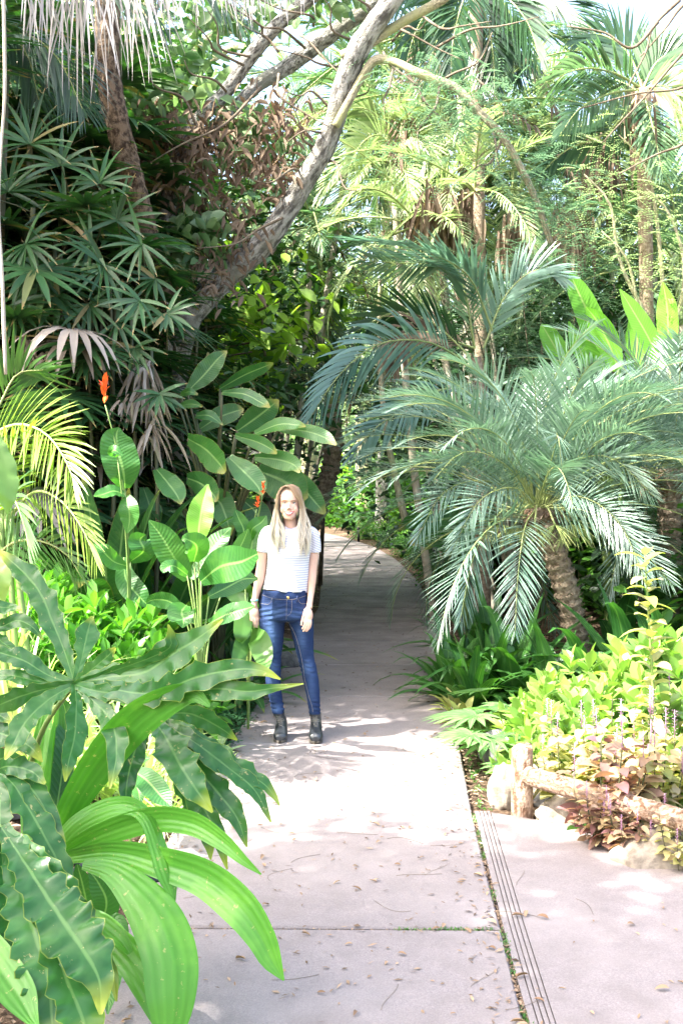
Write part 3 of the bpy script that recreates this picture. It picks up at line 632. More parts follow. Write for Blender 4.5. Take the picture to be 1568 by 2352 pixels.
# ------------------------------------------------------------ areca palm at left edge
ar = wthing('areca_palm', (-2.0,6.3,0), 'areca palm with sunlit yellow green arching fronds at the left edge', 'palm')
def tfrond(root, pts, ll, lw, mat, up=None, roll=0, nl=34, ang=60, droop=.4, seed=0, **k):
    p = pxpath(pts); mb = MB()
    T = nrmz(p[-1]-p[0]); N0 = nrmz(np.array((0,0,HC))-p.mean(0)); N0 = nrmz(N0-T*np.dot(N0,T)); S = np.cross(T,N0)
    u_ = N0*math.cos(R(roll))+S*math.sin(R(roll)) if up is None else up
    frond(mb, p, u_, nl, ll, lw, ang, droop, rs=np.random.RandomState(seed+int(abs(pts[0][0]))), **k)
    return wpart(mb, 'frond', [M[mat], M['rachis']], root)
tfrond(ar,[(-40,1010,6.4),(40,975,6.2),(110,1000,6.0),(160,1075,5.85),(172,1130,5.8)],.34,.026,'areca',roll=-10,nl=34,wide=1)
tfrond(ar,[(20,1190,6.4),(80,1130,6.2),(140,1150,6.0),(190,1215,5.9),(222,1290,5.85)],.30,.024,'areca',roll=20,nl=32,wide=1)
tfrond(ar,[(-60,1050,6.6),(0,930,6.6),(40,860,6.6),(100,850,6.5)],.42,.03,'arecadk',roll=10,nl=30,wide=1)
tfrond(ar,[(-30,1300,6.5),(-10,1100,6.3),(60,1010,6.2),(130,985,6.1),(190,990,6.0)],.3,.022,'areca',roll=30,nl=30)
tfrond(ar,[(-40,1250,6.4),(0,1150,6.2),(30,1140,6.0),(60,1220,5.9),(70,1290,5.85)],.34,.024,'arecadk',roll=0,nl=26)
tfrond(ar,[(-60,1350,6.4),(10,1260,6.3),(80,1240,6.2),(150,1270,6.1),(190,1330,6.1)],.3,.022,'arecadk',roll=20,nl=26)
mb = MB()
for k in range(5): tube(mb,[(-2.0+.08*k,6.3+.05*(k%3),0),(-2.0+.06*k,6.35,.8),(-1.95+.02*k,6.4,1.6)],[.025,.02,.015],7,n=8)
wpart(mb,'stems',M['stemg'],ar)
# big torn leaf at left edge (sunlit yellow green)
leafplant('broad_leaf_vine','bright yellow green torn leaf hanging at the left edge of the picture','vine',-60,1500,4.6,
 [[(-10,1010,4.6,30),(12,1070,4.55,50),(16,1130,4.5,50),(18,1180,4.5,5)],[(-14,1280,4.6,30),(6,1320,4.5,40),(8,1390,4.5,5)],[(-20,980,4.6,30),(-6,1060,4.6,50),(-4,1120,4.6,10)]],'limeyel',ruf=.2,stemr=.004)
# ------------------------------------------------------------ pygmy date palms
def frond_mesh(name, L, elev, arch, nl, ll, lw, mats, seed, ang=62, droop=.35, vee=.3, tipang=22, nseg=4, wide=0, t0=.16, rw=.007, side=.06, jit=.1, miss=0):
    """a frond growing from the origin along +X"""
    mb = MB(); t = np.linspace(0,1,30); th = R(elev)-R(arch)*t**1.25
    st = L/29; x = np.r_[0,np.cumsum(np.cos(th)[1:]*st)]; z = np.r_[0,np.cumsum(np.sin(th)[1:]*st)]
    r_ = np.random.RandomState(seed); y = side*L*(r_.rand()-.5)*2*t**2
    p = np.c_[x,y,z]; up = np.c_[-np.sin(th),np.zeros(30),np.cos(th)]
    frond(mb, p, up.mean(0) if False else np.vstack([np.interp(np.linspace(0,1,40),t,up[:,i]) for i in range(3)]).T, nl, ll, lw, ang, droop, vee, t0, nseg, rw, r_, 'lance', .2, wide, jit, tipang, miss=miss)
    return mb.mesh(name, mats)
PF = [frond_mesh('frond', 1.62, 84-k*9, 72+6*(k%3)*1.5, 50, .33, .0145, [M['phoenix'],M['rachis']], 40+k, ang=66, droop=.2, vee=.28+.1*(k%2), side=.12) for k in range(9)]
def datepalm(base, crown, label, n, s=1., seed=1, group='pygmy date palms', fruit=True, skip=None, lo=-1.0):
    root = thing('date_palm', base, label, 'palm', group)
    r_ = np.random.RandomState(seed); c = np.array(crown)-np.array(base)
    mb = MB(); m_ = c*.5+np.array([-.05*np.sign(c[0]) if c[0] else 0,0,0]); rd=np.linspace(.085,.1,24)*s
    pts = cr(np.array([[0,0,-.1],m_,c]),60); rr = (.078+.022*np.linspace(0,1,60)**2)*s*(1+.13*((np.arange(60)%3)-1))
    tube(mb, pts, rr, 14, jit=.16, rs=r_)
    # old leaf-base stubs spiral up the trunk
    k=np.arange(150); a=k*2.4; i=(8+k*51/150).astype(int); q=pts[i]; dr=np.c_[np.cos(a),np.sin(a),np.full(150,.9)]
    ribbons(mb,q+np.c_[np.cos(a),np.sin(a),np.zeros(150)]*.07*s,dr,np.c_[np.cos(a),np.sin(a),np.zeros(150)],.05*s,.05*s,0,2,'blunt',.3)
    mb.build('trunk', M['palmbark'], root)
    mb=MB(); a=r_.rand(90)*6.28; h=r_.rand(90); q=c+np.c_[np.cos(a)*.08,np.sin(a)*.08,-.28*h]*s
    ribbons(mb,q,np.c_[np.cos(a)*.5,np.sin(a)*.5,-.4+h*1.5],np.c_[np.cos(a),np.sin(a),np.zeros(90)],(.12+.14*r_.rand(90))*s,.018*s,.5,3,'lance',.2); mb.build('fibre', M['fibre'], root)
    for k in range(n):
        u = (k+.5)/n; az = k*2.39996+r_.rand()*.5
        az=az%(2*math.pi)
        if skip and skip(az,u): continue
        fi = min(8,int(u**.9*9)); o = obj('frond', PF[fi], root)
        o.location = c+np.array((math.cos(az),math.sin(az),0))*.05*s+np.array((0,0,-.1*u*s)); o.rotation_euler=(r_.uniform(-.15,.15),r_.uniform(-.12,.12)+(.38*max(0,u-.55)),az)
        q = s*r_.uniform(.85,1.1)*(.92 if u<.2 else 1); o.scale=(q,q,q)
    if fruit:
        for k in range(6):
            a = -math.pi/2+(k-2.5)*.45; mb=MB(); mb2=MB(); c2=c+np.array((0,0,-.06))
            st=cr(np.array([c2,c2+np.array((math.cos(a)*.16,math.sin(a)*.2,.06)),c2+np.array((math.cos(a)*.34,math.sin(a)*.36,-.08))]),8)
            tube(mb,st,.008,5); e_=st[-1]; n_=34; b=r_.rand(n_)*6.28
            dr=np.c_[np.cos(b)*.8,np.sin(b)*.8,-.2-r_.rand(n_)]; ribbons(mb,np.repeat(e_[None],n_,0),dr,np.c_[-np.sin(b),np.cos(b),np.zeros(n_)],.16+.1*r_.rand(n_),.006,.7,4,'blunt',0)
            q=e_+nrmz(dr)*(.08+.12*r_.rand(n_))[:,None]-np.c_[np.zeros((n_,2)),r_.rand(n_)*.05]
            for j in range(0,n_):
                th=np.linspace(0,2*np.pi,6,endpoint=False); rr_=.0075
                for dz in (0,1,2):
                    cc=q[j]+np.array(((r_.rand()-.5)*.04,(r_.rand()-.5)*.04,-dz*.02)); V=np.array([[0,0,1],[1,0,0],[0,1,0],[-1,0,0],[0,-1,0],[0,0,-1]])*rr_+cc
                    mb2.raw(V,[[0,1,2,2],[0,2,3,3],[0,3,4,4],[0,4,1,1],[5,2,1,1],[5,3,2,2],[5,4,3,3],[5,1,4,4]])
            fo=mb.build('fruit_stalk',M['rachis'],root); mb2.build('fruit',M['fruit'],fo)
    return root
M['fruit'] = plain('date_fruit', (.05,.06,.02), .4, (.16,.17,.05), 60)
c1 = P(1232,1160,8.9); b1 = P(1345,1470,9.1); b1[2]=float(gz(b1[0],9.1))
datepalm(tuple(b1), tuple(c1), 'date palm with a leaning trunk and hanging green fruit, nearest the path', 92, 1.1, 3,skip=lambda az,u: (u>.5 and 4.62<az<5.9) or (u>.55 and 3.1<az<=4.1))
c2 = P(1540,1075,9.9); datepalm((c2[0],10.0,0.1), tuple(c2), 'date palm standing behind and to the right of the fruiting one', 60, 1.12, 8, fruit=False)
# ------------------------------------------------------------ right: undergrowth
def rosette_mb(n, L, W, seed, elev=(20,80), droop=.8, prof='lance', nseg=7, fold=.25, r0=.03, wide=1, pet=0):
    mb=MB(); r_=np.random.RandomState(seed); a=np.arange(n)*2.4+r_.rand(n)*.6; e=np.radians(r_.uniform(*elev,n)); 
    dr=np.c_[np.cos(a)*np.cos(e),np.sin(a)*np.cos(e),np.sin(e)]; b=np.c_[np.cos(a)*r0,np.sin(a)*r0,np.zeros(n)]
    l_=L*(.7+.5*r_.rand(n))
    if pet:
        pl_=l_*pet; mb.m=1; ribbons(mb,b,dr,np.c_[-np.sin(a),np.cos(a),0*a]*0+np.c_[-np.cos(a)*np.sin(e),-np.sin(a)*np.sin(e),np.cos(e)],pl_,W*.1,droop*.15,3,'blunt',.4); mb.m=0
        b=b+nrmz(dr+np.c_[0*a,0*a,-droop*.06*np.ones(n)])*pl_[:,None]*.98
    ribbons(mb,b,dr,np.c_[-np.cos(a)*np.sin(e),-np.sin(a)*np.sin(e),np.cos(e)+.01],l_,W*(.8+.4*r_.rand(n)),droop*(.6+.8*r_.rand(n)),nseg,prof,fold,wide)
    return mb
def placed(name, meshes, spots, label_fn, cat, group, parts='foliage', zoff=0, seed=0):
    """spots: (x, y, Y, scale). copies share meshes"""
    r_=random.Random(seed); out=[]
    for k,(x,y,Y,s) in enumerate(spots):
        p = P(x,y,Y); g=float(gz(p[0],Y)) 
        root = thing(name,(p[0],Y,g+zoff),label_fn(k),cat,group,r_.uniform(0,6.28),s)
        for pn,me in (meshes[k%len(meshes)] if isinstance(meshes[0],(list,tuple)) else [(parts,meshes[k%len(meshes)])]): obj(pn,me,root)
        out.append(root)
    return out
M['aspi'] = leafmat('broad_strap_leaf', (.02,.085,.02), (.06,.17,.035), .3, .3, rib=(.1,.22,.05), par=5, vs=.15, spec=.55)
AS = [rosette_mb(26,.8,.1,60+k,(25,85),1.1).mesh('foliage',[M['aspi'],M['stemg']]) for k in range(3)]
placed('strap_leaf_plant',AS,[(1035,1560,8.7,.9),(1085,1590,8.3,.85),(1085,1500,9.6,.9),(1130,1560,8.8,1.0)],lambda k:['glossy strap leaved clump spilling over the right edge of the path','glossy dark strap leaved clump beside the small split leaf plants','upright strap leaved clump under the low date palm fronds, by the dry bed','strap leaved clump just right of the one that spills over the path'][k],'plant','glossy strap leaved clumps right of the path',seed=2)
GI = [rosette_mb(18,.85,.16,80+k,(20,80),.9,'lance',8).mesh('foliage',[M['aspi'],M['stemg']]) for k in range(3)]
placed('broad_leaf_clump',GI,[(1180,1580,8.6,.95),(1270,1590,8.3,.9),(1360,1600,8.2,.85),(1450,1600,8.4,1.0),(1540,1600,8.3,1.0),(1420,1540,9.6,1.1),(1500,1530,10,1.1),(1130,1530,10,1.0)],
  lambda k:['broad leaved clump growing left of the leaning date palm trunk','broad leaved clump at the foot of the leaning date palm trunk','broad leaved clump just right of the leaning date palm trunk','broad leaved clump behind the yellow green shrub and its tall stalk','broad leaved clump at the right edge behind the yellow green shrub','broad leaved clump in deep shade behind the date palm trunk','broad leaved clump in the shade at the right edge, farther back','broad leaved clump hidden behind the drooping date palm fronds'][k],'plant','broad leaved clumps under the date palms',seed=5)
# small split-leaf philodendrons
def splitleaf_mb(n, L, seed, nf=7):
    mb=MB(); r_=np.random.RandomState(seed)
    for k in range(n):
        a=k*2.4+r_.rand()*.6; e=R(r_.uniform(25,75)); d_=np.array((math.cos(a)*math.cos(e),math.sin(a)*math.cos(e),math.sin(e)))
        pl_=L*r_.uniform(.8,1.4); mb.m=1; ribbons(mb,[[0,0,0]],d_[None],[[-d_[1],d_[0],0.1]],pl_,.008,.25,4,'blunt',.3); mb.m=0
        c=d_*pl_+np.array((0,0,-pl_*.09)); 
        out=nrmz(np.array((math.cos(a),math.sin(a),-.15))); side=np.array((-math.sin(a),math.cos(a),0)); up=nrmz(np.cross(out,side))
        if up[2]<0: up=-up
        ph_=np.linspace(-1.9,1.9,2*nf-1); dr=out*np.cos(ph_)[:,None]+side*np.sin(ph_)[:,None]+up*.12
        ribbons(mb,np.repeat(c[None],len(ph_),0)+out*np.cos(ph_)[:,None]*0,dr,up,L*(.6+.4*np.cos(ph_*.7)),L*.17,.35,5,'strap',.2,1)
    return mb
M['xan'] = leafmat('small_split_leaf', (.07,.18,.06), (.16,.3,.1), .34, .35, rib=(.3,.4,.2))
XA=[splitleaf_mb(8,.27,90+k,6).mesh('foliage',[M['xan'],M['stemg']]) for k in range(3)]
placed('split_leaf_plant',XA,[(1130,1670,7.0,1.0),(1165,1620,7.5,1.0),(1120,1740,6.6,.85),(1330,1610,7.9,1.0),(1390,1600,8.1,.9),(1520,1640,7.6,.8)],
 lambda k:['small split leaf philodendron above the grey rock by the path','small split leaf philodendron behind the one above the grey rock','pale sunlit split leaf philodendron lowest, hanging over the grey rock','split leaf philodendron tuft behind the shrub, below the date palm trunk','split leaf philodendron tuft beside the thin tall stalk','split leaf philodendron tuft at the far right behind the shrub'][k],'philodendron','small split leaf philodendrons on the right bed',seed=3)
# shrubs of whorled obovate leaves (yellow green)
def whorl_bush_mb(n, R3, L, W, seed, per=9, mstem=True):
    mb=MB(); r_=np.random.RandomState(seed)
    q=r_.randn(n,3); q=nrmz(q); q[:,2]=np.abs(q[:,2])*1.0; rr=r_.rand(n,1)**.35; c=q*rr*np.array(R3)
    ax=nrmz(q*.6+np.array((0,0,.9))+r_.randn(n,3)*.3)
    N=n*per; C=np.repeat(c,per,0); A=np.repeat(ax,per,0); a=np.tile(np.arange(per)*2.4,n)+np.repeat(r_.rand(n)*6,per)
    u=nrmz(np.cross(A,np.array((.3,.9,.1)))); v=np.cross(A,u); el=np.tile(np.linspace(.0,1.0,per),n)
    dr=(u*np.cos(a)[:,None]+v*np.sin(a)[:,None])*(1-el*.6)[:,None]+A*(.25+el)[:,None]
    ribbons(mb,C-A*.25*L*(1-el)[:,None]*2,dr,A,L*(.75+.5*r_.rand(N)),W*(.8+.4*r_.rand(N)),.35,4,'obov',.25)
    if mstem:
        mb.m=1; ribbons(mb,c*np.array((.35,.35,0)),c-c*np.array((.35,.35,0)),np.c_[r_.rand(n,2)-.5,np.zeros(n)],np.linalg.norm(c-c*np.array((.35,.35,0)),axis=1),.006,0,3,'blunt',.4,0); mb.m=0
    return mb
PB=[whorl_bush_mb(75,(.42,.42,.38),.10,.048,110+k).mesh('foliage',[M['limeyel'],M['stemg']]) for k in range(3)]
placed('yellow_green_shrub',PB,[(1290,1790,6.25,.85),(1330,1760,6.35,1.15),(1430,1740,6.3,1.25),(1530,1740,6.1,1.3),(1300,1710,6.9,1.1),(1390,1690,7.0,1.4),(1490,1680,6.9,1.5),(1560,1650,6.8,1.55),(1560,1810,5.8,.9)],
 lambda k:['yellow green whorled leaf shrub nearest the fence post','yellow green shrub behind the purple leaved plant, left of centre','yellow green shrub around the foot of the tall thin stalk','yellow green shrub at the right edge above the fence rail','yellow green shrub behind the grey rock and split leaf plants','yellow green shrub farther back, left of the tall stalk','yellow green shrub farther back, right of the tall stalk','yellow green shrub at the far right edge, highest of them','yellow green shrub low at the right edge behind the purple plants'][k],'shrub','yellow green shrubs behind the wooden fence',seed=7)
M['lowgold']=leafmat('gold_leaf',(.2,.3,.05),(.5,.45,.2),.45,.35)
LG=[rosette_mb(22,.26,.06,130+k,(10,70),.8,'leaf',4).mesh('foliage',[M['lowgold'],M['stemg']]) for k in range(2)]
placed('yellowing_plant',LG,[(1062,1690,7.9,.9),(1085,1710,7.5,.7),(1045,1650,8.3,.8)],lambda k:['yellowing broad leaved plant at the path edge before the strap leaved clump','yellowing leaved plant at the path edge beside the mulch','yellowing leaved plant tucked under the strap leaves at the path'][k],'plant','yellowing plants on the right path edge')
# tall thin sapling
sp = wthing('sapling',(*P(1500,1700,5.9)[:2],0.05),'tall thin sapling with yellow and mauve leaves rising above the yellow green shrub','sapling')
mb=MB(); st=pxpath([(1512,1780,5.9),(1500,1600,5.9),(1492,1480,5.88),(1486,1380,5.86),(1480,1275,5.85)]); tube(mb,st,[.009,.008,.006,.004,.003],7,n=20); wpart(mb,'stem',M['stemg'],sp)
mb=MB(); r_=np.random.RandomState(4); n_=44; t_=np.linspace(.28,1,n_); c=cr(st,60)[(t_*59).astype(int)]; a=np.arange(n_)*2.3+.4*r_.rand(n_)
ribbons(mb,c,np.c_[np.cos(a),np.sin(a),r_.uniform(-.1,1.0,n_)],np.c_[-np.cos(a)*.4+.3*r_.randn(n_),-np.sin(a)*.4,np.ones(n_)],(.09+.08*r_.rand(n_)),.06,.9,5,'leaf',.25)
M['sapl']=leafmat('sapling_leaf',(.33,.4,.07),(.36,.3,.22),.45,.4); wpart(mb,'foliage',M['sapl'],sp)
# purple plants (coleus) with flower spikes
def coleus_mb(seed,n=60,h=.5,r=.28):
    mb=MB(); r_=np.random.RandomState(seed); ns=12
    for k in range(ns):
        a=r_.rand()*6.28; q=r*r_.rand()**.5; tip=np.array((math.cos(a)*q,math.sin(a)*q,h*(.6+.5*r_.rand()))); b=tip*np.array((.3,.3,0))
        mb.m=1; tube(mb,[b,(b+tip)/2+np.array((math.cos(a),math.sin(a),0))*.02,tip],[.005,.004,.003],5,n=6,cap=False); mb.m=0
        m_=9; t_=np.linspace(.35,.98,m_); c=b+(tip-b)*t_[:,None]
        for s_ in (0,3.14):
            aa=np.arange(m_)*1.57+s_+a; aa=aa+r_.randn(m_)*.45; dr=np.c_[np.cos(aa),np.sin(aa),r_.uniform(-.5,.7,m_)]
            ribbons(mb,c+dr*.02,dr,np.c_[r_.randn(m_,2)*.45,np.ones(m_)],(.135-.05*t_)*(.55+.75*r_.rand(m_)),.085*(1.15-.4*t_),.7,4,'heart',.2)
        if k%2==0:
            mb.m=2; m_=26; tt=np.arange(m_)/m_; aa=np.arange(m_)*2.4; c=tip+np.c_[.006*np.cos(aa),.006*np.sin(aa),tt*.14]
            ribbons(mb,c,np.c_[np.cos(aa),np.sin(aa),.3*np.ones(m_)],(0,0,1.),.011,.009,.3,2,'leaf',.3)
            tube(mb,[tip,tip+np.array((0,0,.14))],[.003,.002],5); mb.m=0
    return mb
CO=[coleus_mb(150+k).mesh('foliage',[M['coleusg'] if k!=1 else M['coleus'],M['stemdk'],M['spike']]) for k in range(3)]
placed('purple_leaf_plant',CO,[(1310,1850,5.75,.85),(1390,1880,5.35,.95),(1400,1820,5.8,.95),(1500,1860,5.5,.95),(1450,1930,5.05,.5),(1560,1920,4.9,.5),(1565,1840,5.7,1.0),(1385,1935,5.2,.55)],
 lambda k:['purple tinted plant just right of the wooden fence post','purple and pink leaved plant growing over the wooden rail','dark purple leaved plant with flower spikes behind the rail','purple leaved plant with flower spikes between rail and shrub','purple green plant in front of the rail beside the lower boulder','purple green plant in the right corner above the lower boulder','purple leaved plant at the right edge under the yellow green shrub','small pale pink leaved plant at the paving edge left of the lower boulder'][k],'plant','purple leaved plants along the fence',seed=9)
sd=leafplant('seedling','small fresh green seedling at the paving edge beside the pale boulder','seedling',1330,1915,5.45,[[(1325,1915,5.45,10),(1310,1905,5.42,22),(1300,1908,5.4,4)],[(1330,1912,5.45,10),(1348,1902,5.42,22),(1362,1906,5.4,4)],[(1328,1912,5.45,8),(1330,1897,5.44,18),(1332,1889,5.44,3)]],'green',pet=False)
# ------------------------------------------------------------ fence
M['wood']=barkmat('weathered_wood',(.16,.09,.055),(.42,.31,.23),(.30,.2,.14))
M['woodcut']=plain('cut_wood',(.42,.33,.25),.9,(.25,.17,.12),50,.5,80,spec=.2)
def lumpy_tube(mb, a, b, r, seed, n=22, nu=18, jit=.05, flat=1.):
    tube(mb,[a,(np.array(a)+np.array(b))/2,b],[r,r*1.03,r],nu,n=n,jit=jit,rs=np.random.RandomState(seed),flat=flat)
fp=P(1198,1885,5.67); fb=(fp[0],5.67,0)
fence=wthing('fence',fb,'low rustic fence of a short round post and one long pole rail beside the path','fence')
def post(x,y,h,r,nm='post'):
    mb=MB(); zz=np.array([-.1,0,h*.3,h*.6,h-.012,h]); rr=np.array([r,r,r*1.02,r*.99,r,r*.9]); th=np.linspace(0,2*np.pi,26,endpoint=False)
    rr=rr[:,None]*(1+.025*np.cos(th*3+1)+.02*np.sin(th*7)); V=np.stack([x+rr*np.cos(th),y+rr*np.sin(th),np.repeat(zz[:,None],26,1)],-1)
    V[-1,:,2]+=.012*np.sin(th+1); cap=V[-1:].copy(); cap[...,:2]=cap[...,:2].mean(1,keepdims=True); cap[...,2]=h+.004
    V=np.concatenate([V,cap],0); UV=np.stack(np.meshgrid(np.linspace(0,1,26),V[:,0,2]*.25),-1); mb.grid(V[None],UV[None],cyc=True); return wpart(mb,nm,M['wood'],fence)
post(fp[0],5.67,.37,.054)
mb=MB(); ra=P(1212,1782,5.60); rb=P(1640,1905,4.75); lumpy_tube(mb,ra,rb,.047,3,40); wpart(mb,'rail',M['wood'],fence)
pb=P(1640,1930,4.75); post(pb[0],4.78,.40,.06)
# ------------------------------------------------------------ boulders and rocks
def rockmat(name,a,b_,c_):
    m,n,l,b,out=newmat(name); tc=n.new('ShaderNodeTexCoord'); v=tc.outputs['Object']
    c=ramp(n,l,noise(n,l,v,7,6,.65),[(.32,a),(.5,b_),(.68,c_)]); l.new(c,b.inputs['Base Color']); b.inputs['Roughness'].default_value=.9; b.inputs['Specular IOR Level'].default_value=.2
    bump(n,l,noise(n,l,v,30,6,.7),.7,.02,b); return m
M['rockpale']=rockmat('pale_rock',(.11,.09,.07),(.29,.25,.2),(.38,.34,.28)); M['rockgrey']=rockmat('grey_rock',(.05,.05,.05),(.12,.12,.12),(.22,.215,.2))
def rock(x,y,Y,sx_,sy_,sz_,label,mat,seed,rz=0,flat=.6,zf=.35):
    r_=np.random.RandomState(seed); th=np.linspace(0,2*np.pi,40,endpoint=False); ph_=np.linspace(-np.pi/2,np.pi/2,24)
    T,Pp=np.meshgrid(th,ph_); n_=np.stack([np.cos(Pp)*np.cos(T),np.cos(Pp)*np.sin(T),np.sin(Pp)],-1)
    d_=np.ones(T.shape)
    for k in range(14):
        ax=nrmz(r_.randn(3)); d_=np.minimum(d_,(.72+.3*r_.rand())/np.maximum(n_@ax,.05))
    for k in range(10):
        ax=r_.randn(3)*3.5; d_=d_*(1+.022*np.sin(n_@ax*1.5+r_.rand()*6))
    V=n_*d_[...,None]*np.array((sx_,sy_,sz_)); p=P(x,y,Y); mb=MB(); mb.grid(V[None],np.zeros(T.shape+(2,))[None],cyc=True)
    o=mb.build('boulder',M[mat]); o.location=(p[0],Y,float(gz(p[0],Y))+sz_*zf); o.rotation_euler=(0,0,rz); return tag(o,label,'rock')
rock(1300,1890,5.62,.15,.12,.12,'smooth pale boulder under the rail just right of the fence post','rockpale',2,.3)
rock(1510,1985,4.98,.19,.14,.12,'smooth pale boulder at the edge of the side paving, right corner','rockpale',5,.1)
rock(1160,1880,5.9,.09,.09,.14,'tall pale rounded stone leaning against the left of the fence post','rockpale',9,.5,zf=.6)
rock(1148,1770,6.75,.12,.14,.13,'grey pitted rock under the sunlit split leaf plant by the path','rockgrey',7,.4,zf=.6)
rock(1245,1790,6.4,.13,.13,.14,'grey rock behind the fence post and rail','rockgrey',12,.8,zf=.5)
rock(1255,1880,6.0,.16,.12,.16,'dark shaded rock under the wooden rail beside the post','rockgrey',18,.8,zf=.5)
rock(515,1510,9.0,.34,.25,.24,'grey boulder behind the leaves to the left of the woman','rockgrey',14,.2)
rock(640,1500,10.2,.25,.2,.2,'dark grey rock at the left edge of the path behind the woman','rockgrey',23,.2)
rock(40,1660,5.2,.2,.18,.12,'grey stone beneath the variegated leaves at the left edge','rockgrey',31,.2)
# ------------------------------------------------------------ irrigation hose
M['hose']=plain('black_plastic',(.012,.014,.02),.35)
hs=wthing('irrigation_hose',(*P(240,1970,4.6)[:2],0),'coil of black irrigation hose lying on the soil behind the strap leaves','hose')
mb=MB(); pts=[]
for k in range(90):
    a=k*.23; rr=.26+.012*math.sin(k*.7); pts.append((P(250,1960,4.7)[0]+math.cos(a)*rr*1.1, 4.75+math.sin(a)*rr*.7, .05+.012*math.sin(a*1.6)+k*.0006))
pts+= [(-1.25,4.4,.06),(-1.5,4.2,.05)]
tube(mb,pts,.0125,8); tube(mb,[(-1.3,5.3,.05),(-1.1,5.1,.08),(-.95,4.9,.06),(-1.0,4.6,.05),(-1.3,4.4,.05)],.0125,8,n=30)
for i in range(len(mb.v)): mb.v[i]=mb.v[i]-np.array(hs.location)
mb.build('hose_coil',M['hose'],hs)
# ------------------------------------------------------------ path lights
M['lampmetal']=plain('dark_metal',(.02,.02,.02),.4,metal=.6); M['lens']=plain('lamp_glass',(.6,.62,.6),.3)
def pathlight(x,y,Y,label,h=.42):
    p=P(x,y,Y); g=float(gz(p[0],Y)); root=thing('path_light',(p[0],Y,g),label,'path light','small bollard lights right of the path')
    mb=MB(); tube(mb,[(0,0,-.05),(0,0,h*.62)],.035,14); mb.build('post',M['lampmetal'],root)
    mb=MB(); tube(mb,[(0,0,h*.62),(0,0,h*.84)],.028,14); mb.build('lens',M['lens'],root)
    mb=MB(); tube(mb,[(0,0,h*.84),(0,0,h*.94),(0,0,h)],[.052,.052,.02],14); mb.build('cap',M['lampmetal'],root)
pathlight(823,1225,31,'small black bollard light at the far bend of the path',.40)
pathlight(1000,1290,20,'small black bollard light among plants on the right, nearer than the other',.5)
# ------------------------------------------------------------ left low plants
FN=[whorl_bush_mb(150,(.42,.36,.36),.075,.032,170+k,per=7).mesh('foliage',[M['brightfern'] if 'brightfern' in M else M.setdefault('brightfern',leafmat('fresh_leaf',(.07,.22,.03),(.16,.4,.05),.35,.4)),M['stemg']]) for k in range(2)]
placed('leafy_bush',FN,[(120,1440,7.1,1.75),(215,1430,7.0,1.85),(305,1420,7.2,1.5),(70,1400,7.6,1.8),(170,1500,6.7,1.0)],lambda k:['fresh green small leaved bush left of centre of its row, sunlit','fresh green bush with toothed leaves under the flowering canna','fresh green bush nearest the bushy canna','fresh green bush behind, at the left under the palm fronds','low fresh green bush behind the raised philodendron leaf'][k],'bush','fresh green bushes at left',seed=4)
VG=[rosette_mb(60,.42,.02,190+k,(10,85),1.0,'lance',6,.2,.05).mesh('foliage',[M['vari'],M['stemg']]) for k in range(2)]
placed('variegated_grass',VG,[(40,1560,5.8,1.5),(130,1560,5.7,1.4),(240,1560,5.8,1.5),(310,1620,5.7,1.2),(370,1680,5.6,.9),(20,1480,6.5,1.5),(330,1550,6.4,1.3)],lambda k:['striped cream and green grass tuft at the left edge behind the lobed leaf','striped grass tuft below the fresh green bushes','striped sunlit grass tuft right of the lobed leaf centre','striped grass tuft behind the broad strap leaf','striped grass tuft near the silvery rosette','striped grass tuft far back at the left edge','striped grass tuft under the bushy canna'][k],'grass tuft','variegated grass tufts at left',seed=6)
SR=[rosette_mb(34,.17,.05,210+k,(15,75),.5,'leaf',5,.3,.02).mesh('foliage',[M.setdefault('silver',leafmat('silver_leaf',(.32,.45,.2),(.55,.62,.38),.5,.3)),M['stemg']]) for k in range(2)]
placed('silvery_rosette',SR,[(450,1700,6.7,1.1),(490,1690,6.9,1.0),(515,1710,6.7,.7)],lambda k:['pale silvery green rosette left of the others by the path','pale silvery green rosette in the middle at the path edge','smallest pale rosette, touching the concrete'][k],'plant','pale rosettes at the left path edge')
mb=MB(); n_=5200; yy=6.7+rs.rand(n_)*2.2; off=rs.rand(n_)*.42*np.clip((yy-6.5)/.8,.3,1); xx=pl(yy)-off+.05+.03*np.sin(yy*9); 
a=rs.rand(n_)*6.28; ribbons(mb,np.c_[xx,yy,gz(xx,yy)+.02+.07*rs.rand(n_)*np.clip(off*6,.2,1)],np.c_[np.cos(a),np.sin(a),.3*np.ones(n_)],np.c_[(rs.rand(n_,2)-.5)*.6,np.ones(n_)],.026,.022,.4,2,'heart',.15)
tag(mb.build('ground_cover',M['gcover'] if 'gcover' in M else M.setdefault('gcover',leafmat('ground_cover_leaf',(.02,.09,.035),(.06,.17,.06),.5,.25))),'mat of tiny dark green leaves creeping onto the path edge left of the boots','ground cover',kind='stuff')

HF=[rosette_mb(20,.95,.2,230+k,(25,85),.9,'leaf',8,.2,.05,1,.35).mesh('foliage',[M['helic'],M['stemdk']]) for k in range(3)]
placed('broad_leaf_plant',HF,[(420,1400,8.6,1.0),(480,1400,9.2,.85),(350,1400,8.4,1.0),(555,1450,8.6,.45),(250,1400,8.0,1.0)],lambda k:['dark broad leaved plant filling the foot of the heliconia clump','dark broad leaved plant between heliconia and the woman','dark broad leaved plant between flowering canna and heliconia','low broad leaved plant by the grey boulder left of the woman','dark broad leaved plant behind the stem of the flowering canna'][k],'plant','broad leaved plants in the shade at left',seed=12)
LOWB=[]
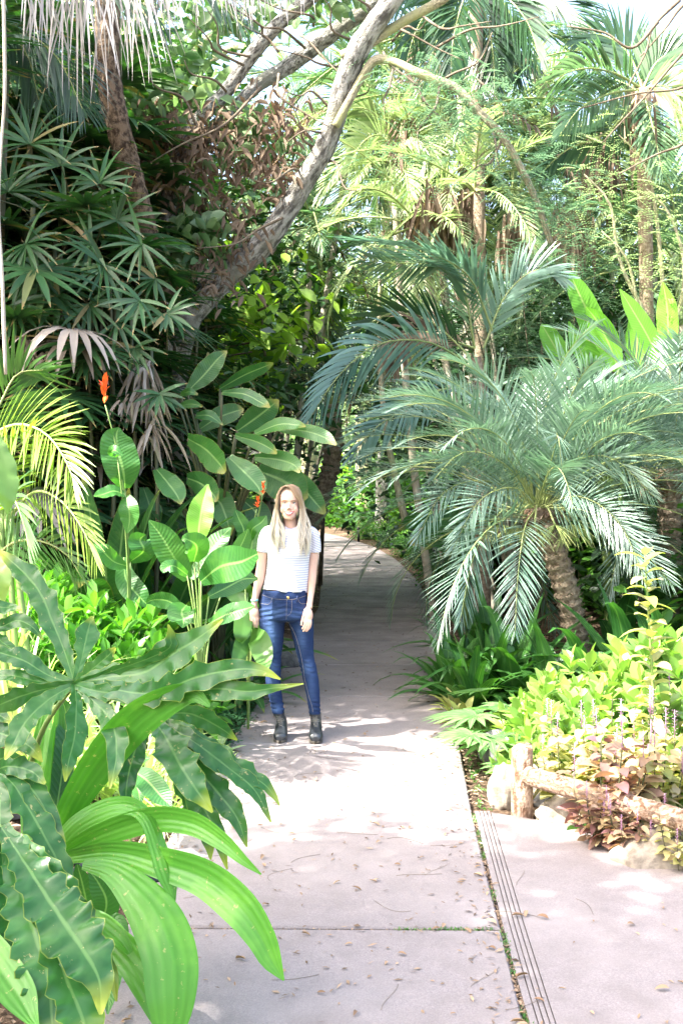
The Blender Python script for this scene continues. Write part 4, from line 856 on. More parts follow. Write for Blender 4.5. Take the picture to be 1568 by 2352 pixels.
# ------------------------------------------------------------ fan palms (rhapis) wall at left
def fanpalm_mb(seed, h=2.6, nst=7, per=9, r=.38, fl=.36, nf=11, fw=.044, dead=0):
    fol=MB(); stm=MB(); r_=np.random.RandomState(seed)
    for s in range(nst):
        a=r_.rand()*6.28; q=r*r_.rand()**.5; hh=h*(.55+.45*r_.rand()); b=np.array((math.cos(a)*q*.6,math.sin(a)*q*.6,0)); t_=np.array((math.cos(a)*q*1.3,math.sin(a)*q*1.3,hh))
        tube(stm,[b,(b+t_)/2,t_],[.02,.018,.014],6,n=7)
        for k in range(per):
            u=.30+.7*(k+r_.rand())/per; c=b+(t_-b)*u; az=r_.rand()*6.28; el=R(r_.uniform(0,60)*(u)); 
            d_=np.array((math.cos(az)*math.cos(el),math.sin(az)*math.cos(el),math.sin(el))); pl_=r_.uniform(.22,.45)
            e_=c+d_*pl_; stm_pts=[c,(c+e_)/2+np.array((0,0,.02)),e_]; tube(stm,stm_pts,.0035,4,n=4,cap=False)
            out=nrmz(d_+np.array((0,0,-.35-r_.rand()*.5))); side=nrmz(np.cross(out,(0,0,1.))); up=np.cross(side,out)
            n2=nf+r_.randint(-1,3); ph_=np.linspace(-2.2,2.2,n2)+r_.randn(n2)*.05
            dr=out*np.cos(ph_)[:,None]+side*np.sin(ph_)[:,None]+up*.1
            fol.m=1 if r_.rand()<dead*(1.5-u) else 0
            dp=.55 if fol.m==0 else 2.2
            ribbons(fol,np.repeat(e_[None],n2,0),dr,up,fl*(.85+.3*r_.rand(n2)),fw,dp*(.5+r_.rand(n2)),5,'strap',.2,1)
            fol.m=0
    return fol,stm
RP=[]
for k in range(4):
    f_,s_=fanpalm_mb(300+k,2.5+.2*k,8,11,dead=.05)
    RP.append([('foliage',f_.mesh('foliage',[M['rhapis'],M['deadgrey']])),('stems',s_.mesh('stems',[M['stemdk']]))])
spots=[(60,1450,8.6,1.25),(180,1430,8.9,1.2),(290,1420,9.2,1.1),(370,1400,9.8,1.05),(-20,1450,8.2,1.3),(110,1400,9.8,1.65),(230,1400,10.2,1.6),(330,1400,10.8,1.35),(20,1400,9.6,1.7),(-60,1450,8.8,1.7),
 (160,1400,11.2,1.9),(280,1400,11.6,1.55),(60,1400,11.0,2.0),(-40,1400,10.6,2.1),(400,1350,12,1.15)]
near=['leftmost','lower','forward']
rl=['dark fan palm clump behind the flowering canna','dark fan palm clump just right of the canna flower spike','dark fan palm clump with grey dead leaves left of the heliconia','dark fan palm clump directly behind the heliconia leaves','dark fan palm clump at the left edge above the areca fronds','tall dark fan palm clump with leaves above the canna flower','tall dark fan palm clump left of the leaning trunk','dark fan palm clump at the foot of the leaning trunk','tall dark fan palm clump above the areca palm','tall dark fan palm clump cut by the left picture edge','highest dark fan palm clump, left of the rough upright trunk','dark fan palm clump behind the rough upright trunk','high dark fan palm clump at upper left under the grey dead fronds','highest dark fan palm clump cut by the left picture edge','dark fan palm clump deep in shade behind the heliconia']
placed('fan_palm',RP,spots,lambda k:rl[k],'palm','dark fan palms massed at left',seed=11)
hp=wthing('fan_palm',(*P(180,1400,7.9)[:2],.4),'foremost dark fan palm with big star shaped leaves facing the path at left','palm')
r_=np.random.RandomState(14)
for k,(x,y,r) in enumerate([(137,681,92),(205,700,80),(270,741,95),(95,828,66),(240,611,90),(322,690,74),(367,905,55),(200,826,66),(270,505,84),(140,380,90),(70,330,95),(210,560,80),(325,560,80),(60,560,85),(150,470,88),(30,700,80),(310,800,66),(20,440,90),(355,640,60),(230,420,70),(90,620,70),(385,720,56)]):
    Y=7.75+.5*r_.rand(); c=P(x,y,Y); n2=10+r_.randint(5); th_=np.linspace(-.35,3.49,n2)+r_.randn(n2)*.06+(1.57 if y>600 else 0)*0; tl=r_.uniform(-.5,.5)
    if y>520: th_=th_+r_.uniform(1.6,4.4)
    dr=np.c_[np.cos(th_),-.25+.35*np.sin(th_+tl)+.15*r_.randn(n2),np.sin(th_)]; mb=MB()
    ribbons(mb,np.repeat(c[None],n2,0),dr,np.c_[.4*r_.randn(n2),-np.ones(n2),.5+.3*r_.randn(n2)],r*Y/F*(1.05+.4*r_.rand(n2)),.030,.35+.3*r_.rand(),7,'strap',.25,1)
    o=wpart(mb,'leaf',M['rhapis'],hp); mb=MB(); e_=c+np.array((.05*r_.randn(),.45,-.25)); tube(mb,[c,(c+e_)/2+np.array((0,0,.05)),e_],.004,5,n=6)
    for i in range(len(mb.v)): mb.v[i]=mb.v[i]-np.array(hp.location)
    mb.build('petiole',M['stemdk'],o)
mb=MB()
for k in range(7): a=P(40+k*52,1400,8.3); a[2]=.3; b=P(60+k*48,520+(k*97)%300,8.35); tube(mb,[a,(a+b)/2+np.array((.04,0,0)),b],[.02,.016,.012],7,n=12)
wpart(mb,'stems',M['stemdk'],hp)
# drooping dead fan leaves
def deadfan(pts,label,seed,n=16,L=.5):
    p=P(*pts); root=wthing('dead_frond',tuple(p),label,'dead frond','grey dead fan leaves hanging at left'); mb=MB(); r_=np.random.RandomState(seed); a=r_.rand(n)*6.28
    ribbons(mb,np.repeat(p[None],n,0)+r_.randn(n,3)*.03,np.c_[np.cos(a)*.5,np.sin(a)*.5,-.5*np.ones(n)],np.c_[np.cos(a+.8),np.sin(a+.8),.3*np.ones(n)],L*(.6+.5*r_.rand(n)),.026,1.5,7,'strap',.6,1)
    wpart(mb,'leaf_blades',M['deadgrey'],root)
for k,(q,lb) in enumerate([((330,840,8.3),'grey dead fan leaf hanging highest of those left of the heliconia'),((335,900,8.2),'pale grey dead fan leaf hanging in the middle above the canna leaves'),((285,925,8.1),'grey dead fan leaf hanging nearest the orange flower'),((350,980,8.2),'grey dead fan leaf hanging lowest, beside the heliconia leaves'),((55,790,7.9),'dead brown fan leaf hanging at the far left above the areca'),((100,830,7.9),'grey dead fan leaf tip hanging above the areca fronds'),((385,790,9.3),'grey dead fan leaf hanging by the foot of the leaning trunk')]):
    deadfan(q,lb,20+k,20 if k in(0,1,3) else 12,.36 if k in(0,1,3) else .17)
# ------------------------------------------------------------ the big leaning tree
TY=10.0
tr=wthing('leaning_tree',(P(395,1300,TY)[0],TY,0.1),'big grey barked tree with a long diagonal trunk leaning right across the picture','tree')
def limb(pts,name='branch',mat='bark',root=None,n=None,nu=14,jit=.10,seed=1):
    """pts: (x,y,Y,width px)"""
    mb=MB(); p=np.array([P(a,b,c) for a,b,c,e in pts]); r_=np.array([e*c/F/2*(.78 if e>25 else 1) for a,b,c,e in pts])
    tube(mb,p,r_,nu,n=n or len(pts)*9,jit=jit,rs=np.random.RandomState(seed)); return wpart(mb,name,M[mat],root)
limb([(380,1420,10,100),(385,1200,10,92),(390,1000,10,86),(400,850,10,82),(425,745,10,80),(470,685,10,76),(530,625,10,74),(600,565,9.9,70),(655,490,9.8,66),(700,415,9.7,62),(740,350,9.6,62),(768,280,9.5,60),(785,210,9.4,62),(815,130,9.3,66),(850,70,9.2,64),(900,0,9.1,60),(960,-90,9,54)],'trunk','bark',tr,120,22,.10)
limb([(385,560,10.1,56),(385,480,10.1,50),(400,390,10.1,46),(445,290,10.0,46),(520,210,10,42),(575,130,9.9,44),(640,55,9.8,42),(720,-10,9.7,40),(800,-80,9.6,36)],'limb','bark',tr,70,16)
limb([(400,900,10.1,60),(385,760,10.1,60),(380,640,10.1,60),(385,550,10.1,56)],'limb','barkdk',tr,30,16)
limb([(445,330,10,40),(490,305,10.05,44),(530,265,10.1,42),(560,225,10.15,36),(600,190,10.3,42),(650,160,10.4,46),(720,110,10.4,48),(800,50,10.3,46),(870,0,10.2,44),(950,-60,10.2,40)],'limb','bark',tr,70,16)
limb([(784,130,9.3,34),(850,98,9.25,24),(925,50,9.2,22),(1014,0,9.1,22),(1080,-50,9,20)],'limb','barkpale',tr,40,10)
limb([(770,290,9.4,20),(800,235,9.35,19),(830,180,9.3,19),(862,138,9.25,22),(905,142,9.2,18),(954,165,9.1,21),(1010,188,9.1,22),(1050,205,9.1,19),(1100,258,9.1,19),(1154,315,9.1,17),(1200,395,9.2,16),(1232,465,9.3,15),(1264,560,9.4,13)],'limb','barkpale',tr,110,10)
limb([(250,-60,8.9,76),(248,80,8.9,72),(252,190,8.9,70),(275,300,8.9,70),(305,420,9.0,72),(340,560,9.3,74),(370,700,9.8,80)],'limb','barkdk',tr,60,18,.2)
rr=np.random.RandomState(77)
for k,(a,b,c,d_) in enumerate([(770,285,700,300),(640,170,700,260),(600,200,420,330),(784,245,840,215),(650,500,540,560),(900,95,960,70),(1010,188,1100,140),(1100,258,1140,360),(700,110,600,60),(450,285,360,200),(575,130,500,60),(1050,205,1130,215),(740,350,690,290),(850,160,700,130),(1154,315,1100,380),(870,60,1000,110),(1000,110,1150,60),(905,140,880,230),(690,80,760,150),(520,210,440,170),(720,60,640,20),(640,120,560,60),(830,100,760,20),(880,120,960,200),(930,160,1000,260),(700,400,620,420),(720,380,790,430),(860,40,800,-20),(960,30,1060,60),(1010,190,960,300),(560,150,480,90),(760,250,690,220),(600,90,540,20)]):
    m1=((a+c)/2+rr.randn()*18,(b+d_)/2+rr.randn()*18)
    limb([(a,b,9.5+rr.rand()*.5,7),(*m1,9.5,6),(c,d_,9.4,4),(c+(c-a)*.5+rr.randn()*15,d_+(d_-b)*.5+rr.randn()*20,9.3,2)],'twig','twig',tr,16,5)
# dead brown leaves hanging along the left limbs, and a few live leaves
def leafcloud(root,name,mats,segs,n,L,W,spread,droop=1.4,seed=0,down=.8,prof='leaf',drop=0.):
    mb=MB(); r_=np.random.RandomState(seed); seg=r_.randint(0,len(segs),n); t_=r_.rand(n)
    A=np.array([P(*s[0]) for s in segs])[seg]; B=np.array([P(*s[1]) for s in segs])[seg]
    c=A+(B-A)*t_[:,None]+r_.randn(n,3)*spread; a=r_.rand(n)*6.28; c[:,2]-=drop*r_.rand(n)
    ribbons(mb,c,np.c_[np.cos(a),np.sin(a),-down+.6*r_.randn(n)],np.c_[np.cos(a+1.5),np.sin(a+1.5),.5*r_.randn(n)+.4],L*(.6+.8*r_.rand(n)),W*(.6+.7*r_.rand(n)),droop,3,prof,.5)
    wpart(mb,name,mats,root)
leafcloud(tr,'dead_foliage',M['deadleaf'],[((300,300,10),(440,330,10)),((430,330,9.9),(660,330,9.8)),((430,300,9.9),(560,230,9.8)),((480,420,9.9),(580,510,9.8)),((400,380,9.8),(520,440,9.8)),((560,320,9.8),(670,400,9.7)),((340,230,10),(480,290,10)),((600,210,9.8),(680,250,9.7)),((430,560,9.8),(540,600,9.7)),((380,200,10),(330,350,10))],1300,.13,.036,.10,seed=3,drop=.25)
leafcloud(tr,'foliage',M['bgtree'],[((280,150,10.2),(470,200,10.2)),((430,60,10.2),(620,20,10.2)),((300,260,10),(480,180,10)),((520,280,10),(600,330,10)),((640,0,9.8),(850,-60,9.7)),((400,560,9.8),(480,520,9.8))],750,.15,.1,.12,seed=4,down=.2,droop=.5)
# pale blue green compound leaves on the arching limb
def pinnate_cloud(root,name,mats,segs,n,L,seed,spread=.35,ll=.03,lw=.016):
    mb=MB(); r_=np.random.RandomState(seed); seg=r_.randint(0,len(segs),n); A=np.array([P(*s[0]) for s in segs])[seg]; B=np.array([P(*s[1]) for s in segs])[seg]
    c=A+(B-A)*r_.rand(n)[:,None]+r_.randn(n,3)*spread; a=r_.rand(n)*6.28; d_=nrmz(np.c_[np.cos(a),np.sin(a),.5*r_.randn(n)]); s_=nrmz(np.cross(d_,(0,0,1.))); m_=9
    t_=np.tile(np.linspace(.15,1,m_),n); C=np.repeat(c,m_,0)+np.repeat(d_,m_,0)*(t_*L)[:,None]-np.c_[0*t_,0*t_,t_**2*L*.3]
    for sg in (-1,1):
        ribbons(mb,C,np.repeat(d_,m_,0)*.35+np.repeat(s_,m_,0)*sg,(0,0,1.),ll,lw,.2,1 if False else 2,'leaf',.1,0)
    wpart(mb,name,mats,root)
M['bluel']=leafmat('compound_leaf',(.07,.17,.10),(.24,.34,.24),.42,.3,tcol=(1.1,1.25,.9))
pinnate_cloud(tr,'compound_foliage',M['bluel'],[((900,180,9.1),(1080,200,9)),((980,230,9),(1140,300,9)),((1080,330,9),(1240,420,9)),((1060,180,9.1),(1180,260,9)),((1200,440,9.2),(1300,500,9.2)),((900,290,9),(1030,330,9)),((1250,440,9),(1330,520,9))],420,.20,5,.17)
# second thicket shrub with the same kind of leaf behind the date palm
th=wthing('compound_leaf_shrub',(*P(1180,1300,11.5)[:2],0),'sprawling shrub with small pale blue green compound leaves behind the date palm','shrub')
pinnate_cloud(th,'foliage',M['bluel'],[((1010,790,11.3),(1300,650,11.3)),((1100,620,11.5),(1400,640,11.6)),((1050,700,11.3),(1200,820,11.2)),((1180,560,11.5),(1380,600,11.6)),((1000,870,11.2),(1180,800,11.2)),((1180,700,11.5),(1330,740,11.5))],1200,.22,8,.2)
mb=MB()
for k in range(9):
    a=P(1180+k*6,1300,11.6); e_=P(1030+k*42,620+(k*53)%170,11.4); a[2]=0; tube(mb,[a,(a+e_)/2+np.array((.1,0,.3)),e_],[.02,.012,.005],5,n=9)
wpart(mb,'stems',M['twig'],th)
rt=wthing('feathery_tree',(P(1600,1300,11.5)[0],11.5,0),'airy tree with fine pale green compound leaves and slim stems at the right edge','tree')
pinnate_cloud(rt,'foliage',M['bgpale'],[((1380,520,11.3),(1600,420,11)),((1400,600,11.5),(1580,560,11.2)),((1450,400,11.3),(1600,300,11)),((1500,640,11.3),(1600,640,11)),((1330,330,11.5),(1480,420,11.5))],380,.24,28,.22)
for k,(a,b) in enumerate([(1400,470),(1480,380),(1540,500),(1440,600)]): limb([(1590-k*20,1250,11.5,14),(1560-k*22,900,11.5,12),(a+30,b+150,11.4,9),(a,b,11.3,6),(a-60,b-70,11.3,3)],'stem','barkpale',rt,30,7)
for k,(a,b,c,d_) in enumerate([(1560,130,1380,330),(1500,60,1440,200),(1568,200,1330,250),(1560,20,1470,130),(1450,110,1300,60),(1568,330,1420,400)]): limb([(a+60,b-60,11,9),(a,b,11,7),((a+c)/2+12,(b+d_)/2-10,11,5),(c,d_,11,3)],'twig','twig',rt,24,5)
# ------------------------------------------------------------ palm at top left with grey dead threads
gp=wthing('fan_palm',(*P(150,0,8)[:2],0),'fan palm whose dead grey threadlike frond tips hang down at the top left','palm')
gx_=-2.75; gx_=-3.4; gp.location.x=gx_; gp.location.y=8.4
mb=MB(); r_=np.random.RandomState(6); n_=120
t_=r_.rand(n_); A=P(60,-60,8.0); B=P(370,-70,7.8); c=A+(B-A)*t_[:,None]+r_.randn(n_,3)*np.array((.07,.17,.08)); 
L_=np.interp(t_,[0,.2,.5,.8,1],[.45,.75,.9,.75,.4])*(.45+.6*r_.rand(n_))
ribbons(mb,c,np.c_[.25*r_.randn(n_)+.1,.2*r_.randn(n_),-1*np.ones(n_)],np.c_[r_.randn(n_)*.7,-np.ones(n_),np.zeros(n_)],L_,.013,1.0,8,'strap',.5,0,)
A=P(440,-60,8); B=P(700,-90,8); n2=90; t_=r_.rand(n2); c=A+(B-A)*t_[:,None]+r_.randn(n2,3)*.04
ribbons(mb,c,np.c_[.3*r_.randn(n2),.2*r_.randn(n2),-np.ones(n2)],np.c_[r_.randn(n2)*.7,-np.ones(n2),np.zeros(n2)],.45*(.4+.7*r_.rand(n2)),.009,1.0,7,'strap',.4,0)
wpart(mb,'dead_threads',M['deadpale'],gp)
mb=MB()
for (pts,ll) in (([(-60,60,8.4),(60,-30,8.2),(200,-60,8.1),(330,10,8),(380,60,8)],.65),([(-80,160,8.5),(40,80,8.3),(130,130,8.2),(190,250,8.2)],.6),([(-60,0,8.4),(200,-90,8.2),(420,-60,8.1),(560,60,8)],.6),([(-100,60,8.5),(-20,40,8.4),(60,120,8.4),(90,230,8.4)],.55)):
    frond(mb,pxpath(pts),np.array((.1,-.6,.8)),46,ll,.024,50,.9,.1,rs=r_,nseg=5,rw=.012)
wpart(mb,'fronds',[M['kingdk'],M['rachis']],gp)
mb=MB(); tube(mb,[(gx_,8.4,-.1),(gx_,8.4,2.6),(gx_+.05,8.3,5.3)],[.14,.12,.13],16,n=30,jit=.15); wpart(mb,'trunk',M['palmbark'],gp)
# thin hanging aerial root at left
vn=wthing('hanging_vine',tuple(P(8,0,5.0)),'thin pale hanging vine stem running down the left edge','vine'); mb=MB(); tube(mb,pxpath([(8,-60,5),(12,200,5),(4,330,5),(-2,480,5),(6,640,5),(10,760,5),(14,860,5)]),[.008,.008,.006,.006,.008,.009,.007],6,n=30); wpart(mb,'stem',M['palmpale'],vn)
# ------------------------------------------------------------ traced middle-distance fronds
bp=wthing('blue_green_palm',(*P(1075,1300,10.8)[:2],0),'palm with big blue green arching fronds reaching left over the far path','palm')
def mf(pts,ll,lw,mat='bluegrn',roll=0,nl=46,ang=50,droop=.25,root=bp,**k): return tfrond(root,pts,ll,lw,mat,roll=roll,nl=nl,ang=ang,droop=droop,**k)
mf([(1130,760,10.8),(1080,640,10.6),(1000,585,10.3),(900,560,10.0),(785,548,9.8)],.62,.035,roll=-55,nl=50,ang=42,droop=.1)
mf([(1090,800,10.8),(1060,640,10.7),(1020,600,10.6),(930,605,10.4),(820,595,10.2)],.45,.03,'king',roll=20,nl=44,ang=50)
mf([(1070,830,10.8),(980,785,10.5),(870,790,10.2),(780,860,10.0),(712,960,9.9)],.62,.036,roll=-20,nl=44,ang=48,droop=.5)
mf([(1080,880,10.8),(1000,900,10.6),(930,940,10.4),(860,985,10.2),(808,1050,10.1)],.48,.036,roll=0,nl=34,ang=45,droop=.5)
mf([(1110,800,10.8),(1160,680,10.8),(1230,620,10.8),(1300,640,10.8)],.42,.03,'bluegrn',roll=-20,nl=40)
mf([(1090,800,10.9),(960,760,10.9),(920,800,10.8),(900,850,10.8)],.4,.035,'deadleaf',roll=30,nl=34,droop=.8)
mf([(1080,820,10.8),(990,740,10.9),(900,720,11),(820,760,11)],.5,.03,'kingdk',roll=-30,nl=40)
mb=MB(); c=P(1092,820,10.85); tube(mb,[(P(1200,1300,11.2)[0],11.2,-.1),(c[0]+.25,11.0,1.4),tuple(c)],[.06,.05,.05],14,n=30,jit=.12); wpart(mb,'trunk',M['palmbark'],bp)
dpm=[o for o in bpy.data.objects if o.name=='date_palm'][0]
for k,pts in enumerate([[(1225,1165,8.8),(1150,1175,8.5),(1090,1270,8.3),(1055,1430,8.2)],[(1228,1170,8.7),(1203,1215,8.4),(1188,1330,8.2),(1182,1450,8.1)],[(1230,1160,8.9),(1120,1105,8.6),(1020,1130,8.4),(955,1240,8.3)],
    [(1235,1165,8.8),(1330,1140,8.5),(1420,1200,8.3),(1480,1330,8.2)],[(1235,1165,8.8),(1350,1175,8.5),(1450,1240,8.4),(1540,1340,8.3)],[(1235,1160,8.8),(1300,1070,8.5),(1400,1050,8.3),(1500,1140,8.2)],
    [(1232,1150,8.8),(1150,1060,8.5),(1060,1040,8.3),(980,1120,8.2)],[(1235,1160,8.8),(1270,1040,8.4),(1280,1000,8.1),(1290,1080,7.9)],[(1235,1165,8.8),(1180,1120,8.5),(1100,1150,8.3),(1040,1260,8.2)]]):
    tfrond(dpm,pts,.31,.0145,'phoenix',roll=(k%3-1)*18,nl=46,ang=62,droop=.25,seed=k,rw=.006)
for k,(x,y,Y,lb) in enumerate([(600,745,13.5,'bright lime leaved shrub lit by the sun behind the heliconia'),(735,690,18,'bright lime leaved shrub lit by the sun above the far path')]):
    p=P(x,y,Y); rt_=wthing('lime_shrub',(p[0],Y,0),lb,'shrub'); r_=np.random.RandomState(k); n_=260; a=r_.rand(n_)*6.28; mb=MB(); q=p+r_.randn(n_,3)*np.array((.34,.3,.34))
    ribbons(mb,q,np.c_[np.cos(a),np.sin(a),-.5+.4*r_.randn(n_)],np.c_[r_.randn(n_,2)*.5,np.ones(n_)],.26,.12,.8,4,'leaf',.25); wpart(mb,'foliage',M['lime'],rt_)
    mb=MB(); tube(mb,[(p[0],Y,0),(p[0]+.1,Y,p[2]*.6),(p[0],Y,p[2]+.2)],[.04,.03,.012],7,n=12); wpart(mb,'stem',M['twig'],rt_)
up1=wthing('feather_palm',(P(1480,1300,11.6)[0],11.6,0),'big feather palm at upper right with long fronds pointing left under the white sky','palm')
for k,(pts,m_,ll) in enumerate([([(1475,205,11.6),(1409,168,11.4),(1334,158,11.2),(1250,190,11)],'king',.62),([(1475,205,11.6),(1400,215,11.3),(1330,250,11),(1285,310,10.9)],'king',.5),([(1475,205,11.6),(1530,200,11.4),(1600,270,11.2)],'kingyel',.5),([(1475,205,11.6),(1510,140,11.6),(1570,110,11.6)],'king',.5),
    ([(1470,210,11.7),(1400,300,11.7),(1300,345,11.6),(1240,400,11.5)],'kingdk',.5),([(1475,205,11.7),(1440,120,11.9),(1380,80,12),(1320,90,12)],'kingdk',.5),([(1475,210,11.6),(1500,300,11.3),(1520,400,11.1)],'king',.45)]):
    tfrond(up1,pts,ll,.036,m_,roll=(k%3-1)*25,nl=44,ang=50,droop=.5,seed=k,rw=.016)
mb=MB(); tp=P(1475,205,11.6); tube(mb,[(P(1480,1300,11.6)[0],11.6,-.1),(tp[0]+.06,11.65,2.6),tuple(tp)],[.09,.07,.08],12,n=40,jit=.12); wpart(mb,'trunk',M['palmbark'],up1)
n_=60; r_=np.random.RandomState(5); mb=MB(); ribbons(mb,tp+np.c_[r_.randn(n_)*.1,r_.randn(n_)*.1,-.1-.3*r_.rand(n_)],np.c_[r_.randn(n_)*.2,r_.randn(n_)*.2,-np.ones(n_)],np.c_[r_.randn(n_),-np.ones(n_),0*r_.rand(n_)],.5*(.5+.7*r_.rand(n_)),.05,1.,5,'strap',.5); wpart(mb,'dead_fronds',M['deadleaf'],up1)
up2=wthing('feather_palm',(P(1110,1300,12.4)[0],12.4,0),'dark feather palm whose shaded fronds hang from the top edge right of the leaning trunk','palm')
for k,pts in enumerate([[(1090,-60,12.4),(1020,-20,12.2),(960,60,12),(930,150,11.9)],[(1090,-60,12.4),(1060,10,12.1),(1040,90,11.9),(1035,170,11.8)],[(1095,-60,12.4),(1150,-20,12.1),(1210,50,11.9),(1240,140,11.8)],[(1095,-60,12.4),(1190,-50,12.3),(1290,0,12.2),(1370,80,12.1)],[(1090,-60,12.6),(1110,20,12.6),(1130,110,12.5),(1135,200,12.4)],[(1090,-60,12.6),(980,-50,12.6),(890,0,12.5),(840,80,12.4)],[(1095,-60,12.8),(1170,30,12.8),(1180,120,12.8),(1175,180,12.8)]]):
    tfrond(up2,pts,.6,.038,'kingdk',roll=(k%3-1)*30,nl=48,ang=50,droop=.6,seed=k,rw=.016)  # shade on these fronds is put into their dark leaf colour
mb=MB(); tp=P(1092,-60,12.5); tube(mb,[(P(1110,1300,12.4)[0],12.4,-.1),(tp[0]+.05,12.5,3.5),tuple(tp)],[.09,.07,.07],12,n=40,jit=.08); wpart(mb,'trunk',M['palmbark'],up2)
up3=wthing('feather_palm',(P(905,1300,13.4)[0],13.4,0),'slender palm with pale yellowish fronds fanned in the centre of the background','palm'); up3.location.x=P(1000,1300,13.4)[0]
for k,pts in enumerate([[(900,345,13.4),(935,318,13.2),(975,330,13.1),(992,385,13)],[(900,345,13.4),(870,310,13.2),(830,330,13.1),(800,390,13)],[(900,345,13.4),(905,290,13.4),(940,250,13.3),(985,240,13.3)],[(900,345,13.4),(880,290,13.5),(840,250,13.5),(790,250,13.5)],[(900,345,13.4),(925,380,13.2),(935,430,13),(930,480,12.9)]]):
    tfrond(up3,pts,.42,.034,'kingyel',roll=(k%3-1)*25,nl=36,ang=55,droop=.6,seed=k)
mb=MB(); tp=P(900,345,13.4); tube(mb,[(up3.location.x,13.4,-.1),(tp[0]+.2,13.4,2.4),tuple(tp)],[.05,.045,.04],10,n=40); wpart(mb,'trunk',M['palmpale'],up3)
for k in range(16):
    Y=14.5+k*1.15; x_=float(pr(Y))+.45+.25*(k%3); rb=thing('bush',(x_,Y,float(gz(x_,Y))),['low green bush hugging the right edge of the path before the far bend','low green bush hugging the right edge of the path at the far bend'][k>8],'bush','low bushes hugging the far right path edge',k*1.3,.5+.12*(k%2))
    LOWB.append(rb)
# leaning ringed trunk over the bend
lp=wthing('date_palm',(*P(735,1165,17)[:2],0),'date palm with a dark curved ringed trunk leaning left of the far path','palm')
mb=MB(); pts=cr(pxpath([(712,1215,15.5),(735,1150,15.5),(755,1090,15.5),(765,1030,15.5),(764,980,15.5),(758,930,15.5)]),60); tube(mb,pts,(.13*(1+.12*((np.arange(60)%3)-1))),12,jit=.15); wpart(mb,'trunk',M['palmbark'],lp)
for k in range(9):
    a=-1.5+k*.42; q=(758+math.sin(a)*150,900-math.cos(a)*130+abs(math.sin(a))*60)
    tfrond(lp,[(758,930,15.5),(758+math.sin(a)*70,895-math.cos(a)*70,15.4),(q[0],q[1],15.2+.3*math.cos(k*2)),(q[0]+math.sin(a)*50,q[1]+70,15.1)],.36,.02,'kingdk' if k%2 else 'bluegrn',roll=(k%3-1)*30,nl=40,droop=.5,seed=k)
# slanting slender trunks beside it
st_=wthing('slender_tree',(*P(925,1200,13)[:2],0),'slender tree with a thin grey slanting trunk right of the far path','tree')
limb([(935,1215,13,18),(915,1130,13,16),(900,1060,13,14),(885,980,13,13),(875,880,13.1,12),(870,760,13.2,10),(872,640,13.3,8)],'trunk','barkpale',st_,40,8)
pinnate_cloud(st_,'crown',M['bluel'],[((830,700,13.2),(930,640,13.2)),((850,600,13.3),(920,560,13.3))],160,.25,15,.3)
# ------------------------------------------------------------ palms of the background: prototypes
def crownpalm(seed,n,L,ll,lw,mat,elevs=(88,-35),arch=70,nl=40,nseg=3,trunk=4,tr_=.09,ang=58,droop=.5,dead=0,shaft=True):
    r_=np.random.RandomState(seed); cr_=MB()
    for k in range(n):
        u=(k+.5)/n; el=elevs[0]+(elevs[1]-elevs[0])*u+r_.uniform(-8,8); m_=MB(); t=np.linspace(0,1,24); th_=R(el)-R(arch*(.7+.5*r_.rand()))*t**1.3
        x=np.r_[0,np.cumsum(np.cos(th_)[1:]*L/23)]; z=np.r_[0,np.cumsum(np.sin(th_)[1:]*L/23)]; up=np.c_[-np.sin(th_),0*t,np.cos(th_)]
        dd=(dead and u>.85)
        m_.m=0
        frond(m_,np.c_[x,(r_.rand()-.5)*.3*t*t*L,z],np.stack([np.interp(np.linspace(0,1,40),t,up[:,i]) for i in range(3)],1),nl,ll,lw,ang,droop*(3 if dd else 1),.25,.15,nseg,.018,r_,'lance',.15,0,.12,20)
        if dd: m_.mi=[np.where(q==0,2,q) for q in m_.mi]
        az=k*2.39996+r_.rand()*.4; cr_.join(m_,Matrix.Rotation(az,4,'Z'))
    tk=MB(); H=trunk
    tube(tk,[(0,0,-H),(r_.rand()*.1,0,-H*.5),(0,0,-.6)],[tr_*1.15,tr_,tr_],10,n=24,jit=.05,rs=r_)
    sh=MB(); tube(sh,[(0,0,-.7),(0,0,-.35),(0,0,.05)],[tr_*1.05,tr_*1.25,tr_*.5],10,n=8)
    return [('crown',cr_.mesh('crown',[M[mat],M['rachis'],M['deadleaf']])),('trunk',tk.mesh('trunk',[M['palmpale']])),('crownshaft',sh.mesh('crownshaft',[M['stemg']]))]
KP={'y':[crownpalm(400+k,13,2.0,.42,.032,'kingyel',trunk=6,tr_=.06) for k in range(3)],
    'g':[crownpalm(410+k,16,2.2,.48,.036,'king',trunk=6,tr_=.07,dead=1) for k in range(3)],
    'd':[crownpalm(420+k,17,2.3,.5,.04,'kingdk',trunk=7,tr_=.11,dead=1) for k in range(3)]}
